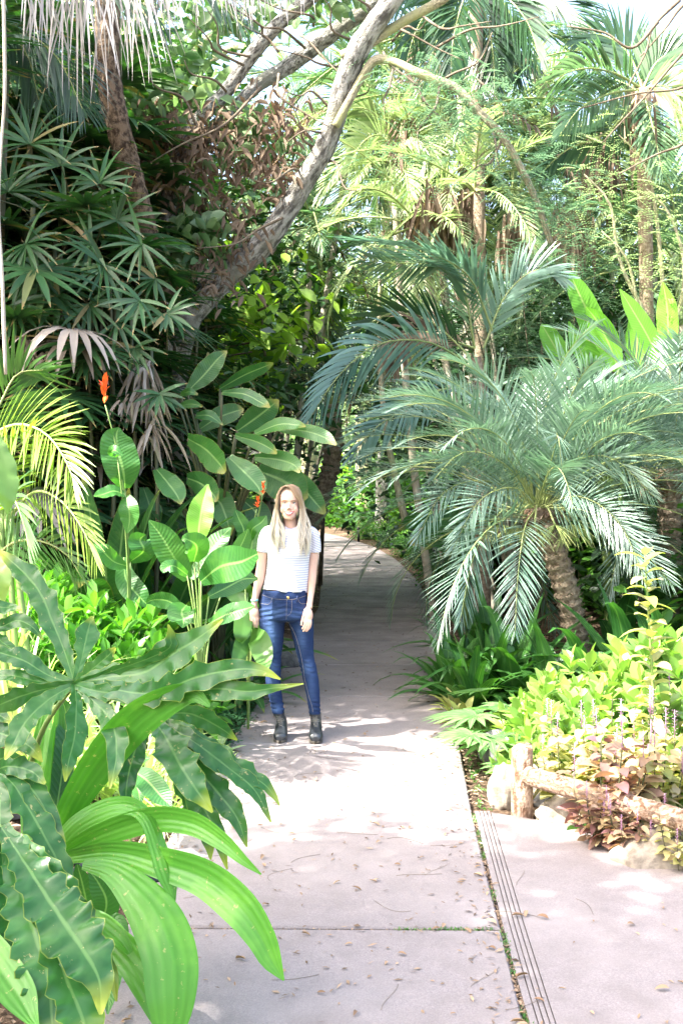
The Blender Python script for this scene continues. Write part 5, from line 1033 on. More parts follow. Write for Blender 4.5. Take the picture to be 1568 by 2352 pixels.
# x, y of crown centre, distance, scale, kind
bgp=[(1090,250,13.5,.9,'g'),(930,400,14,.9,'y'),(860,330,15,.8,'y'),(1180,370,15,.95,'y'),(720,520,15.5,.9,'g'),(960,520,13,.85,'y'),(1090,440,12.5,.8,'y'),(1330,560,14,.9,'y'),(1060,60,14.5,1.2,'d'),
 (820,230,16,1,'g'),(700,330,20,.9,'y'),(1010,330,18,1,'d'),(1190,480,17,.85,'d'),(1310,440,18,.9,'g'),(950,180,17,1,'d'),(1500,560,15,.9,'d'),(880,480,19,.8,'d'),(1120,640,16,.8,'d'),(1240,250,17,.8,'y'),(640,430,22,1,'y'),(760,640,17,.8,'g'),(840,700,19,.8,'y'),(690,720,21,.9,'g'),(920,640,18,.9,'y'),
 (1400,420,15,1,'g'),(1500,480,14,1,'y'),(1350,740,17,1,'g'),(600,640,19,.9,'y'),(540,500,22,1.1,'y'),(1560,620,13,.9,'g'),(880,820,20,.7,'g'),
 (1220,640,20,1.1,'g'),(1430,600,19,1.1,'y'),(470,740,18,.9,'g'),(620,780,17,.75,'d'),(680,600,28,1.3,'y'),(1000,690,24,1.1,'g')]
pk={'y':'yellow green feather palm','g':'mid green feather palm','d':'dark green feather palm'}
def where(x,y,Y):
    h='high' if y<250 else ('at mid height' if y<520 else 'low')
    s='left of the leaning trunk' if x<600 else ('just right of the leaning trunk' if x<800 else ('above the far path bend' if x<960 else ('left of the arching pale limb' if x<1100 else ('above the date palm' if x<1330 else 'toward the right edge'))))
    dd='nearest' if Y<14.5 else ('middle distance' if Y<19 else 'far off')
    return h,s,dd
seen={}
for k,(x,y,Y,s,kd) in enumerate(bgp):
    h,s2,dd=where(x,y,Y); lb='%s %s, %s, %s'%(dd,pk[kd].replace(' feather',''),h,s2.replace('toward the','near'))
    extra=['','with denser fronds','with thinner crown','with tilted crown','among others']
    c_=seen.get(lb,0); seen[lb]=c_+1; 
    if c_: lb=lb.replace(' the','',1) if len(lb.split())>13 else lb; lb+=' '+extra[c_]
    p=P(x,y,Y); H=p[2]; s*=1.0
    bx=p[0]; e0,e1=pl(Y)-.5,pr(Y)+.5
    if e0<bx<e1: bx=(e0-.2*(k%4)) if bx-e0<e1-bx else (e1+.2*(k%4))
    root=thing('feather_palm',(bx,Y,0),lb,'palm','feather palms of the sunlit background')
    dx=p[0]-bx; Lt=math.hypot(dx,H); tl=math.atan2(dx,H)
    me=KP[kd][k%3]
    o=obj('crown',me[0][1],root); o.location=(dx,0,H); o.scale=(s,s,s); o.rotation_euler=(random.Random(k).uniform(-.2,.2),random.Random(k+5).uniform(-.2,.2)+tl,random.Random(k+9).uniform(0,6.28))
    o=obj('crownshaft',me[2][1],root); o.location=(dx,0,H); o.scale=(s*.7,s*.7,s); o.rotation_euler=(0,tl,0)
    o=obj('trunk',me[1][1],root); o.location=(dx,0,H); o.scale=(s*.6,s*.6,Lt/(6 if kd!='d' else 7)*1.02); o.rotation_euler=(0,tl,0)
for k,(x,y,Y,L) in enumerate([(1385,360,13,.9),(1010,470,12.4,.9),(1050,500,12.6,.8),(1180,545,12.4,.6),(1300,530,12.5,.7),(1460,250,13,.6),(960,500,13,.6)]):
    p=P(x,y,Y); root=wthing('dead_frond',tuple(p),['brown dead frond bundle hanging under the big crown at upper right','dark brown dead frond bundle in the middle of the background palms','second brown bundle right beside the largest dead frond bundle','small brown dead frond bundle right of the arching pale limb','brown dead frond bundle above the banana leaves','reddish brown sheath bundle beneath the highest crown at right','small brown bundle left of the largest dead frond bundle'][k],'dead frond','brown dead fronds hanging on background palms')
    r_=np.random.RandomState(k+70); n_=46; mb=MB(); ribbons(mb,p+np.c_[r_.randn(n_)*.10,r_.randn(n_)*.08,.3*r_.rand(n_)],np.c_[r_.randn(n_)*.22,r_.randn(n_)*.2,-np.ones(n_)],np.c_[r_.randn(n_),-np.ones(n_),.2*r_.randn(n_)],L*(.5+.6*r_.rand(n_)),.045,1.0,6,'strap',.6,1); wpart(mb,'leaf_blades',M['deadleaf'],root)
# ------------------------------------------------------------ broadleaf background trees and shrubs
def crown_mb(seed,R3,ncl,per,L,W,mat_i=0,cl=.35,prof='leaf',nseg=2):
    mb=MB(); r_=np.random.RandomState(seed); q=nrmz(r_.randn(ncl,3)); c=q*(r_.rand(ncl,1)**.4)*np.array(R3)
    N=ncl*per; C=np.repeat(c,per,0)+r_.randn(N,3)*cl*np.array((1,1,.6)); a=r_.rand(N)*6.28
    ribbons(mb,C,np.c_[np.cos(a),np.sin(a),r_.randn(N)*.5-.1],np.c_[r_.randn(N,2)*.5,np.ones(N)],L*(.6+.8*r_.rand(N)),W*(.6+.8*r_.rand(N)),.4,nseg,prof,.2,0 if nseg<3 else 1)
    return mb
def treetrunk_mb(seed,R3,H,r0=.16):
    mb=MB(); r_=np.random.RandomState(seed); tube(mb,[(0,0,-H),(.1,0,-H*.5),(0,.1,0),(0,0,R3[2]*.5)],[r0*1.3,r0,r0*.7,r0*.3],10,n=24,jit=.1,rs=r_)
    for k in range(9):
        a=r_.rand()*6.28; z=-R3[2]*.6+r_.rand()*R3[2]; e_=np.array((math.cos(a)*R3[0]*.8,math.sin(a)*R3[1]*.8,z+R3[2]*.5)); tube(mb,[(0,0,z-.2),e_*.5+np.array((0,0,.1+z*.3)),e_],[r0*.4,r0*.25,r0*.08],6,n=10)
    return mb
R1=(2.4,2.4,1.9)
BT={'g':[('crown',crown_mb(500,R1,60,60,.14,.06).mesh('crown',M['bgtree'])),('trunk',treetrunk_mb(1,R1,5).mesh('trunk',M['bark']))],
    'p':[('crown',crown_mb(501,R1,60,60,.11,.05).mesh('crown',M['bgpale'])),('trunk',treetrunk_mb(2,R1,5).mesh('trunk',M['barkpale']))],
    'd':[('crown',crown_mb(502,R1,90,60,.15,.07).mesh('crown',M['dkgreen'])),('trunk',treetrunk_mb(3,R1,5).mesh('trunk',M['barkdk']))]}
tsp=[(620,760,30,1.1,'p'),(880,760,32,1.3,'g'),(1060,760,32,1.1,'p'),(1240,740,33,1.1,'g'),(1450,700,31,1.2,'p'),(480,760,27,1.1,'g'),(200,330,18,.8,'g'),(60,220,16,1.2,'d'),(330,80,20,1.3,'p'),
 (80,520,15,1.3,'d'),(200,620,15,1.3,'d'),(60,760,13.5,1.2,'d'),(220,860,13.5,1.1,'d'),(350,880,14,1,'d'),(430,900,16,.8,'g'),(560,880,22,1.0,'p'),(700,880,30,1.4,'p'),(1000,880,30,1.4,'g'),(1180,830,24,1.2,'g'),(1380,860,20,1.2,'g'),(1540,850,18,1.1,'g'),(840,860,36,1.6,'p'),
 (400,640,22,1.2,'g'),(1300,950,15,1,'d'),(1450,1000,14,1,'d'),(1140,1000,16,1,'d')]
tn={'g':'leafy green tree','p':'pale green sunlit tree','d':'dark dense tree'}
seen={}
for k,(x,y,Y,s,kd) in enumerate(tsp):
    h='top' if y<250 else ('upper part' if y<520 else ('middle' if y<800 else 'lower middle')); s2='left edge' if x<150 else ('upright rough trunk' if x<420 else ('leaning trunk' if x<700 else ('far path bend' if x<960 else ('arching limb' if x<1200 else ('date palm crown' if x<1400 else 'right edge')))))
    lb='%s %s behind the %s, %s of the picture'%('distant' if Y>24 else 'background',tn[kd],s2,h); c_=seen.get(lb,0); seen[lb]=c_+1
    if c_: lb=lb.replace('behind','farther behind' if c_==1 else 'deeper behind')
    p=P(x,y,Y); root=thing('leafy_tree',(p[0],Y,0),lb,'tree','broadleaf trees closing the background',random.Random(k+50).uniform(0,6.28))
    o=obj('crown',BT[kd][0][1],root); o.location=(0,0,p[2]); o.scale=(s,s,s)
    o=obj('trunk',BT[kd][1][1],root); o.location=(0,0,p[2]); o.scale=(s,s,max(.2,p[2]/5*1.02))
# undergrowth masses beside the path
def bush_mesh(seed,mat,L,W,n=70,per=26,R3=(.8,.8,.6),prof='leaf'):
    mb=crown_mb(seed,R3,n,per,L,W,cl=.16,prof=prof,nseg=3)
    for i in range(len(mb.v)): mb.v[i][:,2]=np.abs(mb.v[i][:,2]+R3[2]*.6)
    return mb.mesh('foliage',M[mat])
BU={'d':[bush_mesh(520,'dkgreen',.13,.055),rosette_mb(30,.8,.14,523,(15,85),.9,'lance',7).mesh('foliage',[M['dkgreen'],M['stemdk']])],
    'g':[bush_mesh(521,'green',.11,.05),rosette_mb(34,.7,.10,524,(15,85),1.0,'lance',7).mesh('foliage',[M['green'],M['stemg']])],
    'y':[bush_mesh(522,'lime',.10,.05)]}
bsp=[]
r_=np.random.RandomState(9)
for Y in np.arange(9.2,42,1.25):
    for side in (-1,1):
        for j in range(3):
            e_=(pl(Y) if side<0 else pr(Y)); x_=e_+side*((1.35 if side<0 else 1.0)+j*1.35+r_.rand()*.5+(Y>14)*.1)
            if Y<21 and j<1: continue
            if side>0 and Y<21: x_+=.25
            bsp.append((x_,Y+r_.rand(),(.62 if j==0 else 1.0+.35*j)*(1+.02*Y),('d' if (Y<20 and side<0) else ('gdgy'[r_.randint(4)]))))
bn={'d':'dark leafy bush','g':'green leafy bush','y':'lime green bush'}
seen={}
for k,(x_,Y,s,kd) in enumerate(bsp):
    sd_='left' if x_<pl(Y) else 'right'; off_=(pl(Y)-x_) if sd_=='left' else (x_-pr(Y))
    band='at the %s edge of'%sd_ if off_<1.3 else ('set back %s of'%sd_ if off_<2.8 else 'deep in the planting %s of'%sd_)
    dist='just behind the woman' if Y<12 else ('beyond the woman' if Y<16 else ('along the shaded stretch' if Y<22 else ('near the far bend' if Y<30 else 'beyond the bend')))
    lb='%s %s the path, %s'%(bn[kd],band,dist)
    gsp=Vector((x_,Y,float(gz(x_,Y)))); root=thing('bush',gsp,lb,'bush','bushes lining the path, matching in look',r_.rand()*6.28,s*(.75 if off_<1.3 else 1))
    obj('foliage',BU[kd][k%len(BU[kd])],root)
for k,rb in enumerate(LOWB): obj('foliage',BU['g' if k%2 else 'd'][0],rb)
# far hedge of foliage too deep to count
mb=MB(); n_=26000; xx=r_.uniform(-26,26,n_); yy=r_.uniform(42,46,n_); hh=(2.2+1.2*np.sin(xx*.35)+.8*np.sin(xx*1.1+2))+2; zz=r_.rand(n_)**.8*hh; a=r_.rand(n_)*6.28
ribbons(mb,np.c_[xx,yy,zz],np.c_[np.cos(a),np.sin(a),r_.randn(n_)*.5],np.c_[r_.randn(n_,2)*.6,np.ones(n_)],.5,.24,.4,2,'leaf',.2,0)
tag(mb.build('distant_foliage',M['bgtree']),'distant wall of green foliage closing the view behind the garden','foliage',kind='stuff')
# ------------------------------------------------------------ trees outside the frame that shade the path
def shadetree(x,y,z,R3,ncl,per,label,seed,L=.2,W=.1,mat='bgtree'):
    root=thing('shade_tree',(x,y,0),label,'tree'); mb=crown_mb(seed,R3,ncl,per,L,W,cl=.28); o=mb.build('crown',M[mat],root); o.location=(0,0,z)
    tk=treetrunk_mb(seed,R3,z,.15).build('trunk',M['bark'],root); tk.location=(0,0,z); return root
shadetree(-4.0,2.0,5.6,(2.0,1.45,.8),60,70,'leafy tree left of the photographer, shading the near paving',601)
shadetree(-5.25,7.4,6.8,(2.0,2.1,1.1),95,60,'leafy tree beyond the left picture edge, shading the fan palms',602)
shadetree(-3.6,9.6,8.2,(2.2,2.6,1.0),20,50,'tall leafy tree overhanging the dark fan palms at left',603)
0 and shadetree(-2.2,13.5,9.5,(2.0,2.4,.8),13,44,'tall leafy tree overhanging the shaded stretch of path',604)

# unseen branch and leaf cluster, added to keep sun off the woman's face
br=[o for o in bpy.data.objects if o.name=='shade_tree.001'][0]; bl_=np.array(br.location)
mb=MB(); tube(mb,[np.array((-5.25,7.4,4.0))-bl_,np.array((-4.2,7.0,4.5))-bl_,np.array((-2.65,6.25,4.5))-bl_],[.06,.035,.012],8,n=14); mb.build('branch',M['bark'],br)
r_=np.random.RandomState(3); n_=520; q=r_.randn(n_,3)*np.array((.15,.17,.11)); a=r_.rand(n_)*6.28; mb=MB()
ribbons(mb,q+np.array((-2.57,6.23,4.5))-bl_,np.c_[np.cos(a),np.sin(a),.3*r_.randn(n_)],np.c_[r_.randn(n_,2)*.4,np.ones(n_)],.13,.07,.4,3,'leaf',.2); mb.build('foliage',M['bgtree'],br)
# ------------------------------------------------------------ the woman
from mathutils.bvhtree import BVHTree
PYY=7.35
def wx(cx): return -.7057+.00045*cx
def wz(cy): return 1.8007-.00045*cy
pe=wthing('person',(-.33,PYY,TH),'woman with long blonde hair, striped T-shirt, jeans and black boots, standing on the path','person')
OFF=np.array(pe.location)
def rings(mb,rows,nu=28,pw=2.0):
    """rows (x, y, z, rx, ry): horizontal superellipse rings, closed at both ends"""
    r=cr(np.array(rows,float),max(len(rows)*5,12)); th=np.linspace(0,2*np.pi,nu,endpoint=False); c,s=np.cos(th),np.sin(th)
    cc=np.sign(c)*np.abs(c)**(2/pw); ss=np.sign(s)*np.abs(s)**(2/pw)
    V=np.stack([r[:,0:1]+r[:,3:4]*cc, r[:,1:2]+r[:,4:5]*ss, r[:,2:3]+0*cc],-1)
    V=np.concatenate([np.repeat(V[:1].mean(1,keepdims=True),nu,1),V,np.repeat(V[-1:].mean(1,keepdims=True),nu,1)],0)
    mb.grid(V[None],np.zeros(V.shape[:2]+(2,))[None],cyc=True)
def ball(mb,c,r,nu=16):
    r=np.array(r)*np.ones(3); th=np.linspace(0,2*np.pi,nu,endpoint=False); ph_=np.linspace(-np.pi/2,np.pi/2,nu//2+1)
    V=np.stack([np.outer(np.cos(ph_),np.cos(th)),np.outer(np.cos(ph_),np.sin(th)),np.outer(np.sin(ph_),np.ones(nu))],-1)*r+np.array(c)
    mb.grid(V[None],np.zeros(V.shape[:2]+(2,))[None],cyc=True)
def fused(mb,name,mats,vox,smooth=4,sculpt=None,parent=pe):
    """fuse overlapping volumes into ONE continuous surface"""
    for i in range(len(mb.v)): mb.v[i]=mb.v[i]-OFF
    me=mb.mesh('tmp',mats); o=bpy.data.objects.new('tmp',me); col.objects.link(o)
    m_=o.modifiers.new('r','REMESH'); m_.mode='VOXEL'; m_.voxel_size=vox; m_.use_smooth_shade=True
    s_=o.modifiers.new('s','SMOOTH'); s_.factor=.5; s_.iterations=smooth
    dg=bpy.context.evaluated_depsgraph_get(); dg.update(); em=bpy.data.meshes.new_from_object(o.evaluated_get(dg)); bpy.data.objects.remove(o)
    n_=len(em.vertices); V=np.zeros(n_*3); em.vertices.foreach_get('co',V); V=V.reshape(-1,3)
    if sculpt: V=sculpt(V+OFF)-OFF; em.vertices.foreach_set('co',V.ravel())
    em.polygons.foreach_set('use_smooth',[True]*len(em.polygons)); em.name=name
    em.materials.clear()
    for k in (mats if isinstance(mats,list) else [mats]): em.materials.append(k)
    em.update(); ob=bpy.data.objects.new(name,em); col.objects.link(ob); ob.parent=parent; return ob
Y0=PYY
hx=wx(826); zc=wz(792); HH=.215
def g3(V,c,s,amp):
    d=V-np.array(c); w=np.exp(-.5*np.sum((d/np.array(s))**2,1)); return w[:,None]*np.array(amp)
ex=.0288; ez=wz(556)
mb=MB()
hr=[(0,.017,-.084,-.045),(.04,.031,-.091,-.02),(.12,.045,-.093,.02),(.22,.052,-.090,.05),(.35,.063,-.087,.075),(.5,.069,-.086,.092),(.65,.072,-.088,.098),(.8,.068,-.078,.092),(.92,.05,-.05,.066),(.99,.02,-.015,.03)]
rings(mb,[(hx,Y0+(a+b)/2,zc+h*HH,rx,(b-a)/2) for h,rx,a,b in hr],40,2.15)
tube(mb,[(hx,Y0-.080,ez+.004),(hx,Y0-.094,ez-.016),(hx,Y0-.104,wz(632))],[.005,.0065,.009],12,n=10)
ball(mb,(hx-.0095,Y0-.092,wz(640)),(.007,.009,.006)); ball(mb,(hx+.0095,Y0-.092,wz(640)),(.007,.009,.006))
for s in (-1,1):
    ball(mb,(hx+s*.034,Y0-.058,wz(650)),(.025,.0215,.028)); ball(mb,(hx+s*.066,Y0+.005,wz(590)),(.008,.014,.028))
mz=wz(694)
tube(mb,[(hx-.031,Y0-.080,mz+.011),(hx-.016,Y0-.093,mz+.004),(hx,Y0-.097,mz+.003),(hx+.016,Y0-.093,mz+.004),(hx+.031,Y0-.080,mz+.011)],[.002,.0035,.004,.0035,.002],8,n=16)
tube(mb,[(hx-.029,Y0-.080,mz+.009),(hx-.016,Y0-.092,mz-.007),(hx,Y0-.096,mz-.011),(hx+.016,Y0-.092,mz-.007),(hx+.029,Y0-.080,mz+.009)],[.002,.0042,.0052,.0042,.002],8,n=16)
nx_=wx(846)
rings(mb,[(nx_,Y0+.02,wz(1010),.075,.06),(nx_,Y0+.015,wz(950),.056,.052),(nx_,Y0+.01,wz(880),.046,.047),(hx+.004,Y0+.006,wz(800),.043,.046),(hx,Y0+.005,wz(730),.043,.046)],28)
# trunk of the body (inside the clothes, bare at the midriff)
rings(mb,[(wx(822),Y0,wz(960),.07,.05),(wx(822),Y0,wz(1010),.13,.075),(wx(820),Y0,wz(1150),.122,.088),(wx(815),Y0-.005,wz(1300),.118,.085),(wx(800),Y0,wz(1500),.108,.08),(wx(775),Y0,wz(1700),.118,.084),(wx(760),Y0,wz(1850),.138,.095),(wx(765),Y0,wz(2050),.15,.1),(wx(775),Y0,wz(2230),.14,.09)],36)
LL=[(577,2200,.078),(572,2360,.071),(582,2560,.060),(591,2760,.044),(590,2880,.042),(590,3110,.040),(617,3300,.035),(652,3480,.030),(660,3560,.028)]
RL=[(975,2200,.076),(1000,2360,.068),(1025,2560,.056),(1055,2760,.045),(1095,2920,.043),(1132,3110,.041),(1159,3300,.035),(1178,3480,.029),(1184,3560,.027)]
for L in (LL,RL): rings(mb,[(wx(a),Y0,wz(b),r,r*1.05) for a,b,r in L],20)
def arm(mb,pts): tube(mb,[(wx(a),Y0+y,wz(b)) for a,b,y,r in pts],[r for *_,r in pts],18,n=44)
AL=[(530,1000,.01,.036),(492,1060,.01,.036),(452,1180,.012,.036),(437,1290,.014,.034),(424,1430,.012,.0325),(412,1540,.006,.033),(395,1640,-.004,.032),(365,1780,-.016,.0265),(338,1900,-.026,.0205),(326,1970,-.03,.0188),(320,2040,-.032,.021)]
AR=[(1105,1000,.01,.036),(1142,1070,.01,.036),(1168,1190,.012,.034),(1172,1300,.014,.0305),(1160,1430,.012,.029),(1150,1550,.006,.0295),(1146,1650,-.006,.028),(1136,1790,-.02,.0235),(1126,1920,-.052,.0185),(1120,1980,-.064,.0175),(1112,2050,-.074,.02)]
arm(mb,AL); arm(mb,AR)
def finger(mb,pts,r): tube(mb,[(wx(a),Y0+y,wz(b)) for a,b,y in pts],np.linspace(r,r*.78,len(pts)),12,n=16)
# her right hand (picture left): palm, four fingers bent inward, thumb from the side
def palm(mb,c,rx,ry,rz,ro):
    t=MB(); ball(t,(0,0,0),(rx,ry,rz),24); mb.join(t,Matrix.Translation(c)@Matrix.Rotation(ro,4,'Y'))
palm(mb,(wx(322),Y0-.034,wz(2120)),.0315,.0155,.046,.06)
finger(mb,[(278,2150,-.036),(276,2215,-.044),(290,2270,-.046),(308,2300,-.040)],.0074)
finger(mb,[(306,2165,-.038),(308,2240,-.047),(326,2300,-.047),(346,2332,-.040)],.0080)
finger(mb,[(336,2165,-.036),(342,2240,-.044),(356,2300,-.044),(372,2335,-.036)],.0080)
finger(mb,[(360,2150,-.032),(372,2215,-.036),(376,2270,-.034),(378,2305,-.028)],.0076)
finger(mb,[(352,2080,-.026),(378,2140,-.020),(384,2200,-.016),(380,2245,-.016)],.0088)
# her left hand (picture right)
palm(mb,(wx(1094),Y0-.084,wz(2135)),.0315,.0165,.047,-.12)
finger(mb,[(1128,2180,-.082),(1136,2260,-.094),(1120,2320,-.096),(1098,2345,-.092)],.0074)
finger(mb,[(1104,2190,-.086),(1110,2280,-.102),(1090,2350,-.104),(1064,2372,-.098)],.0080)
finger(mb,[(1078,2185,-.088),(1078,2275,-.106),(1052,2345,-.108),(1022,2368,-.102)],.0080)
finger(mb,[(1056,2170,-.086),(1050,2250,-.106),(1030,2310,-.110),(1006,2335,-.106)],.0076)
finger(mb,[(1062,2090,-.080),(1030,2150,-.092),(1012,2220,-.104),(1000,2285,-.110)],.0088)
def sculpt(V):
    V=V.copy()
    for s in (-1,1): V+=g3(V,(hx+s*ex,Y0-.085,ez),(.014,.02,.009),(0,.0075,0)); V+=g3(V,(hx+s*.03,Y0-.09,ez+.017),(.016,.02,.006),(0,-.003,0))
    V+=g3(V,(hx,Y0-.09,mz-.003),(.017,.01,.003),(0,.005,0))
    return V
M['skin']=None
def skinmat():
    m,n,l,b,out=newmat('skin'); a=n.new('ShaderNodeVertexColor'); a.layer_name='Col'
    tc=n.new('ShaderNodeTexCoord'); c=mixc(n,l,mth(n,l,'MULTIPLY',noise(n,l,tc.outputs['Object'],22,3),.35),a.outputs[0],(.95,.72,.62),'MULTIPLY')
    l.new(c,b.inputs['Base Color']); b.inputs['Roughness'].default_value=.5; b.inputs['Subsurface Weight'].default_value=.12; b.inputs['Subsurface Radius'].default_value=(.01,.004,.002); b.inputs['Specular IOR Level'].default_value=.35
    return m
M['skin']=skinmat()
body=fused(mb,'body',M['skin'],.003,7,sculpt)
me=body.data; n_=len(me.vertices); V=np.zeros(n_*3); me.vertices.foreach_get('co',V); V=V.reshape(-1,3)+OFF
Cc=np.tile(np.array((.64,.42,.33)),(n_,1))
def paint(c,s,colr,k=1.,yf=True):
    d=(V-np.array(c))/np.array(s); w=np.clip(k*np.exp(-np.sum(d**4,1)),0,1)[:,None]
    if yf: w=w*(V[:,1:2]<Y0-.05)
    global Cc; Cc=Cc*(1-w)+np.array(colr)*w
for s in (-1,1):
    paint((hx+s*.036,Y0-.08,wz(640)),(.018,.05,.015),(.58,.26,.19),.45)
    paint((hx+s*ex,Y0-.08,ez+.003),(.016,.03,.009),(.30,.17,.13),.6)
    for q in np.linspace(-1,1,7): paint((hx+s*(.031+q*.014),Y0-.08,ez+.0165-.0035*q*q-.001*q),(.0045,.03,.0026),(.20,.115,.07),1.)
for q in np.linspace(-1,1,13):
    up_=mz+.0035+.0065*q*q; lo=mz-.012+.018*q*q
    paint((hx+q*.029,Y0-.09,up_),(.0045,.03,.0034),(.50,.10,.10),1.); paint((hx+q*.028,Y0-.09,lo),(.0045,.03,.0048*(1-.4*q*q)),(.56,.15,.15),.95)
ca=me.color_attributes.new('Col','FLOAT_COLOR','POINT'); ca.data.foreach_set('color',np.c_[np.clip(Cc,0,1),np.ones(n_)].ravel())
bvh=BVHTree.FromPolygons([tuple(v) for v in V],[tuple(p.vertices) for p in me.polygons])
def face_y(x,z):
    h=bvh.ray_cast(Vector((x,Y0-.6,z)),Vector((0,1,0))); return h[0].y if h[0] else Y0-.09
def pbuild(mb,name,mat,parent=None):
    for i in range(len(mb.v)): mb.v[i]=mb.v[i]-OFF
    return mb.build(name,mat,parent or pe)
M['eyewhite']=plain('eye_white',(.75,.74,.72),.25); M['iris']=plain('iris',(.12,.2,.26),.2); M['pupil']=plain('pupil',(.01,.01,.01),.15); M['lash']=plain('lash',(.05,.03,.02),.7); M['teeth']=plain('teeth',(.82,.8,.76),.25); M['mouth']=plain('mouth_dark',(.10,.02,.02),.6)
for s in (-1,1):
    x=hx+s*ex; y=face_y(x,ez)
    mb=MB(); ball(mb,(x,y+.0035,ez),(.0118,.0055,.0052),16); e_=pbuild(mb,'eye',M['eyewhite'])
    mb=MB(); ball(mb,(x,y-.0008,ez+.0004),(.0048,.002,.0047),14); pbuild(mb,'iris',M['iris'],e_)
    mb=MB(); ball(mb,(x,y-.0024,ez+.0004),(.0021,.001,.0021),10); pbuild(mb,'pupil',M['pupil'],e_)
    mb=MB(); tube(mb,[(x-.0135,y+.0005,ez-.0005),(x-.006,y-.003,ez+.0052),(x+.004,y-.003,ez+.0055),(x+.0135,y+.0005,ez+.0005)],[.0007,.0014,.0014,.0007],6,n=12); pbuild(mb,'eyelash',M['lash'],e_)
def strip(z0f,z1f,off,w,n=15):
    mb=MB(); q=np.linspace(-1,1,n); R_=[]
    for qq in q:
        x=hx+qq*w; y=min(face_y(x,mz+.003),face_y(x,mz-.010))-off+.002*qq*qq
        R_.append([(x,y+.0005,z1f(qq)),(x,y-.0005,(z0f(qq)+z1f(qq))/2),(x,y+.0005,z0f(qq))])
    V_=np.array(R_); mb.grid(V_[None],np.zeros(V_.shape[:2]+(2,))[None]); return mb
mo=pbuild(strip(lambda q:mz-.0095+.0165*q*q,lambda q:mz+.0018+.0070*q*q,.0004,.0285),'mouth',M['mouth'])
pbuild(strip(lambda q:mz-.0072+.0135*q*q,lambda q:mz+.0012+.0065*q*q,.0016,.0235),'teeth',M['teeth'],mo)
# ---- T-shirt
def shirtmat():
    m,n,l,b,out=newmat('striped_jersey'); tc=n.new('ShaderNodeTexCoord'); sp=n.new('ShaderNodeSeparateXYZ'); l.new(tc.outputs['Object'],sp.inputs[0])
    z=mth(n,l,'ADD',sp.outputs[2],mth(n,l,'MULTIPLY',noise(n,l,tc.outputs['Object'],5,2),.012))
    ax=mth(n,l,'ABSOLUTE',sp.outputs[0]); z=mth(n,l,'ADD',z,mth(n,l,'MULTIPLY',mth(n,l,'MAXIMUM',mth(n,l,'SUBTRACT',ax,.13),0),.5))
    f=mth(n,l,'FRACT',mth(n,l,'DIVIDE',z,.0155)); k=ramp(n,l,f,[(.36,(0,0,0)),(.44,(1,1,1)),(.56,(1,1,1)),(.64,(0,0,0))])
    l.new(mixc(n,l,k,(.66,.65,.68),(.26,.26,.44)),b.inputs['Base Color']); b.inputs['Roughness'].default_value=.9; b.inputs['Specular IOR Level'].default_value=.1
    bump(n,l,mth(n,l,'ADD',noise(n,l,tc.outputs['Object'],14,3),mth(n,l,'MULTIPLY',noise(n,l,tc.outputs['Object'],500,2),.1)),.45,.02,b); return m
M['shirt']=shirtmat()
mb=MB()
rings(mb,[(wx(843),Y0+.014,wz(872),.052,.046),(wx(838),Y0+.012,wz(890),.080,.056),(wx(832),Y0+.01,wz(915),.118,.066),(wx(826),Y0+.006,wz(960),.146,.08),(wx(822),Y0,wz(1060),.147,.092),(wx(818),Y0-.008,wz(1180),.140,.104),(wx(815),Y0-.012,wz(1280),.137,.108),(wx(806),Y0-.006,wz(1420),.135,.100),(wx(790),Y0-.003,wz(1600),.138,.098),(wx(768),Y0,wz(1745),.144,.104),(wx(758),Y0,wz(1815),.147,.108)],44)
tube(mb,[(wx(560),Y0+.01,wz(975)),(wx(505),Y0+.01,wz(1000)),(wx(458),Y0+.012,wz(1120)),(wx(437),Y0+.014,wz(1262))],[.045,.046,.043,.0395],20,n=16)
tube(mb,[(wx(1095),Y0+.01,wz(980)),(wx(1148),Y0+.01,wz(1010)),(wx(1182),Y0+.012,wz(1130)),(wx(1194),Y0+.014,wz(1268))],[.045,.044,.041,.037],20,n=16)
def shs(V):
    V=V.copy(); z=V[:,2]; x=V[:,0]; w=np.clip((wz(1350)-z)/.2,0,1)*(np.abs(x-wx(775))<.2)
    V[:,1]-=w*.006*np.sin(x*70+z*9); low=np.clip((wz(1700)-z)/.04,0,1)*(np.abs(x-wx(765))<.17)
    V[:,2]+=low*(-.012*np.clip((x-wx(800))/.12,-1,1)+.004*np.sin(x*40))
    # wide neck opening
    neck=np.exp(-((x-wx(845))**2+(V[:,1]-(Y0-.05))**2)/.0028)*(z>wz(985)); V[:,2]-=neck*.018
    return V
sh=fused(mb,'t_shirt',M['shirt'],.004,3,shs)
mb=MB(); th=np.linspace(0,2*np.pi,29); c=np.c_[wx(845)+.058*np.cos(th),Y0+.006+.056*np.sin(th),wz(930)+.004*0*th-.012*np.clip(-np.sin(th),0,1)+.012*np.clip(np.sin(th),0,1)]; tube(mb,c,.0062,8,cap=False)
M['jersey']=plain('white_rib',(.58,.58,.62),.9); pbuild(mb,'collar',M['jersey'],sh)
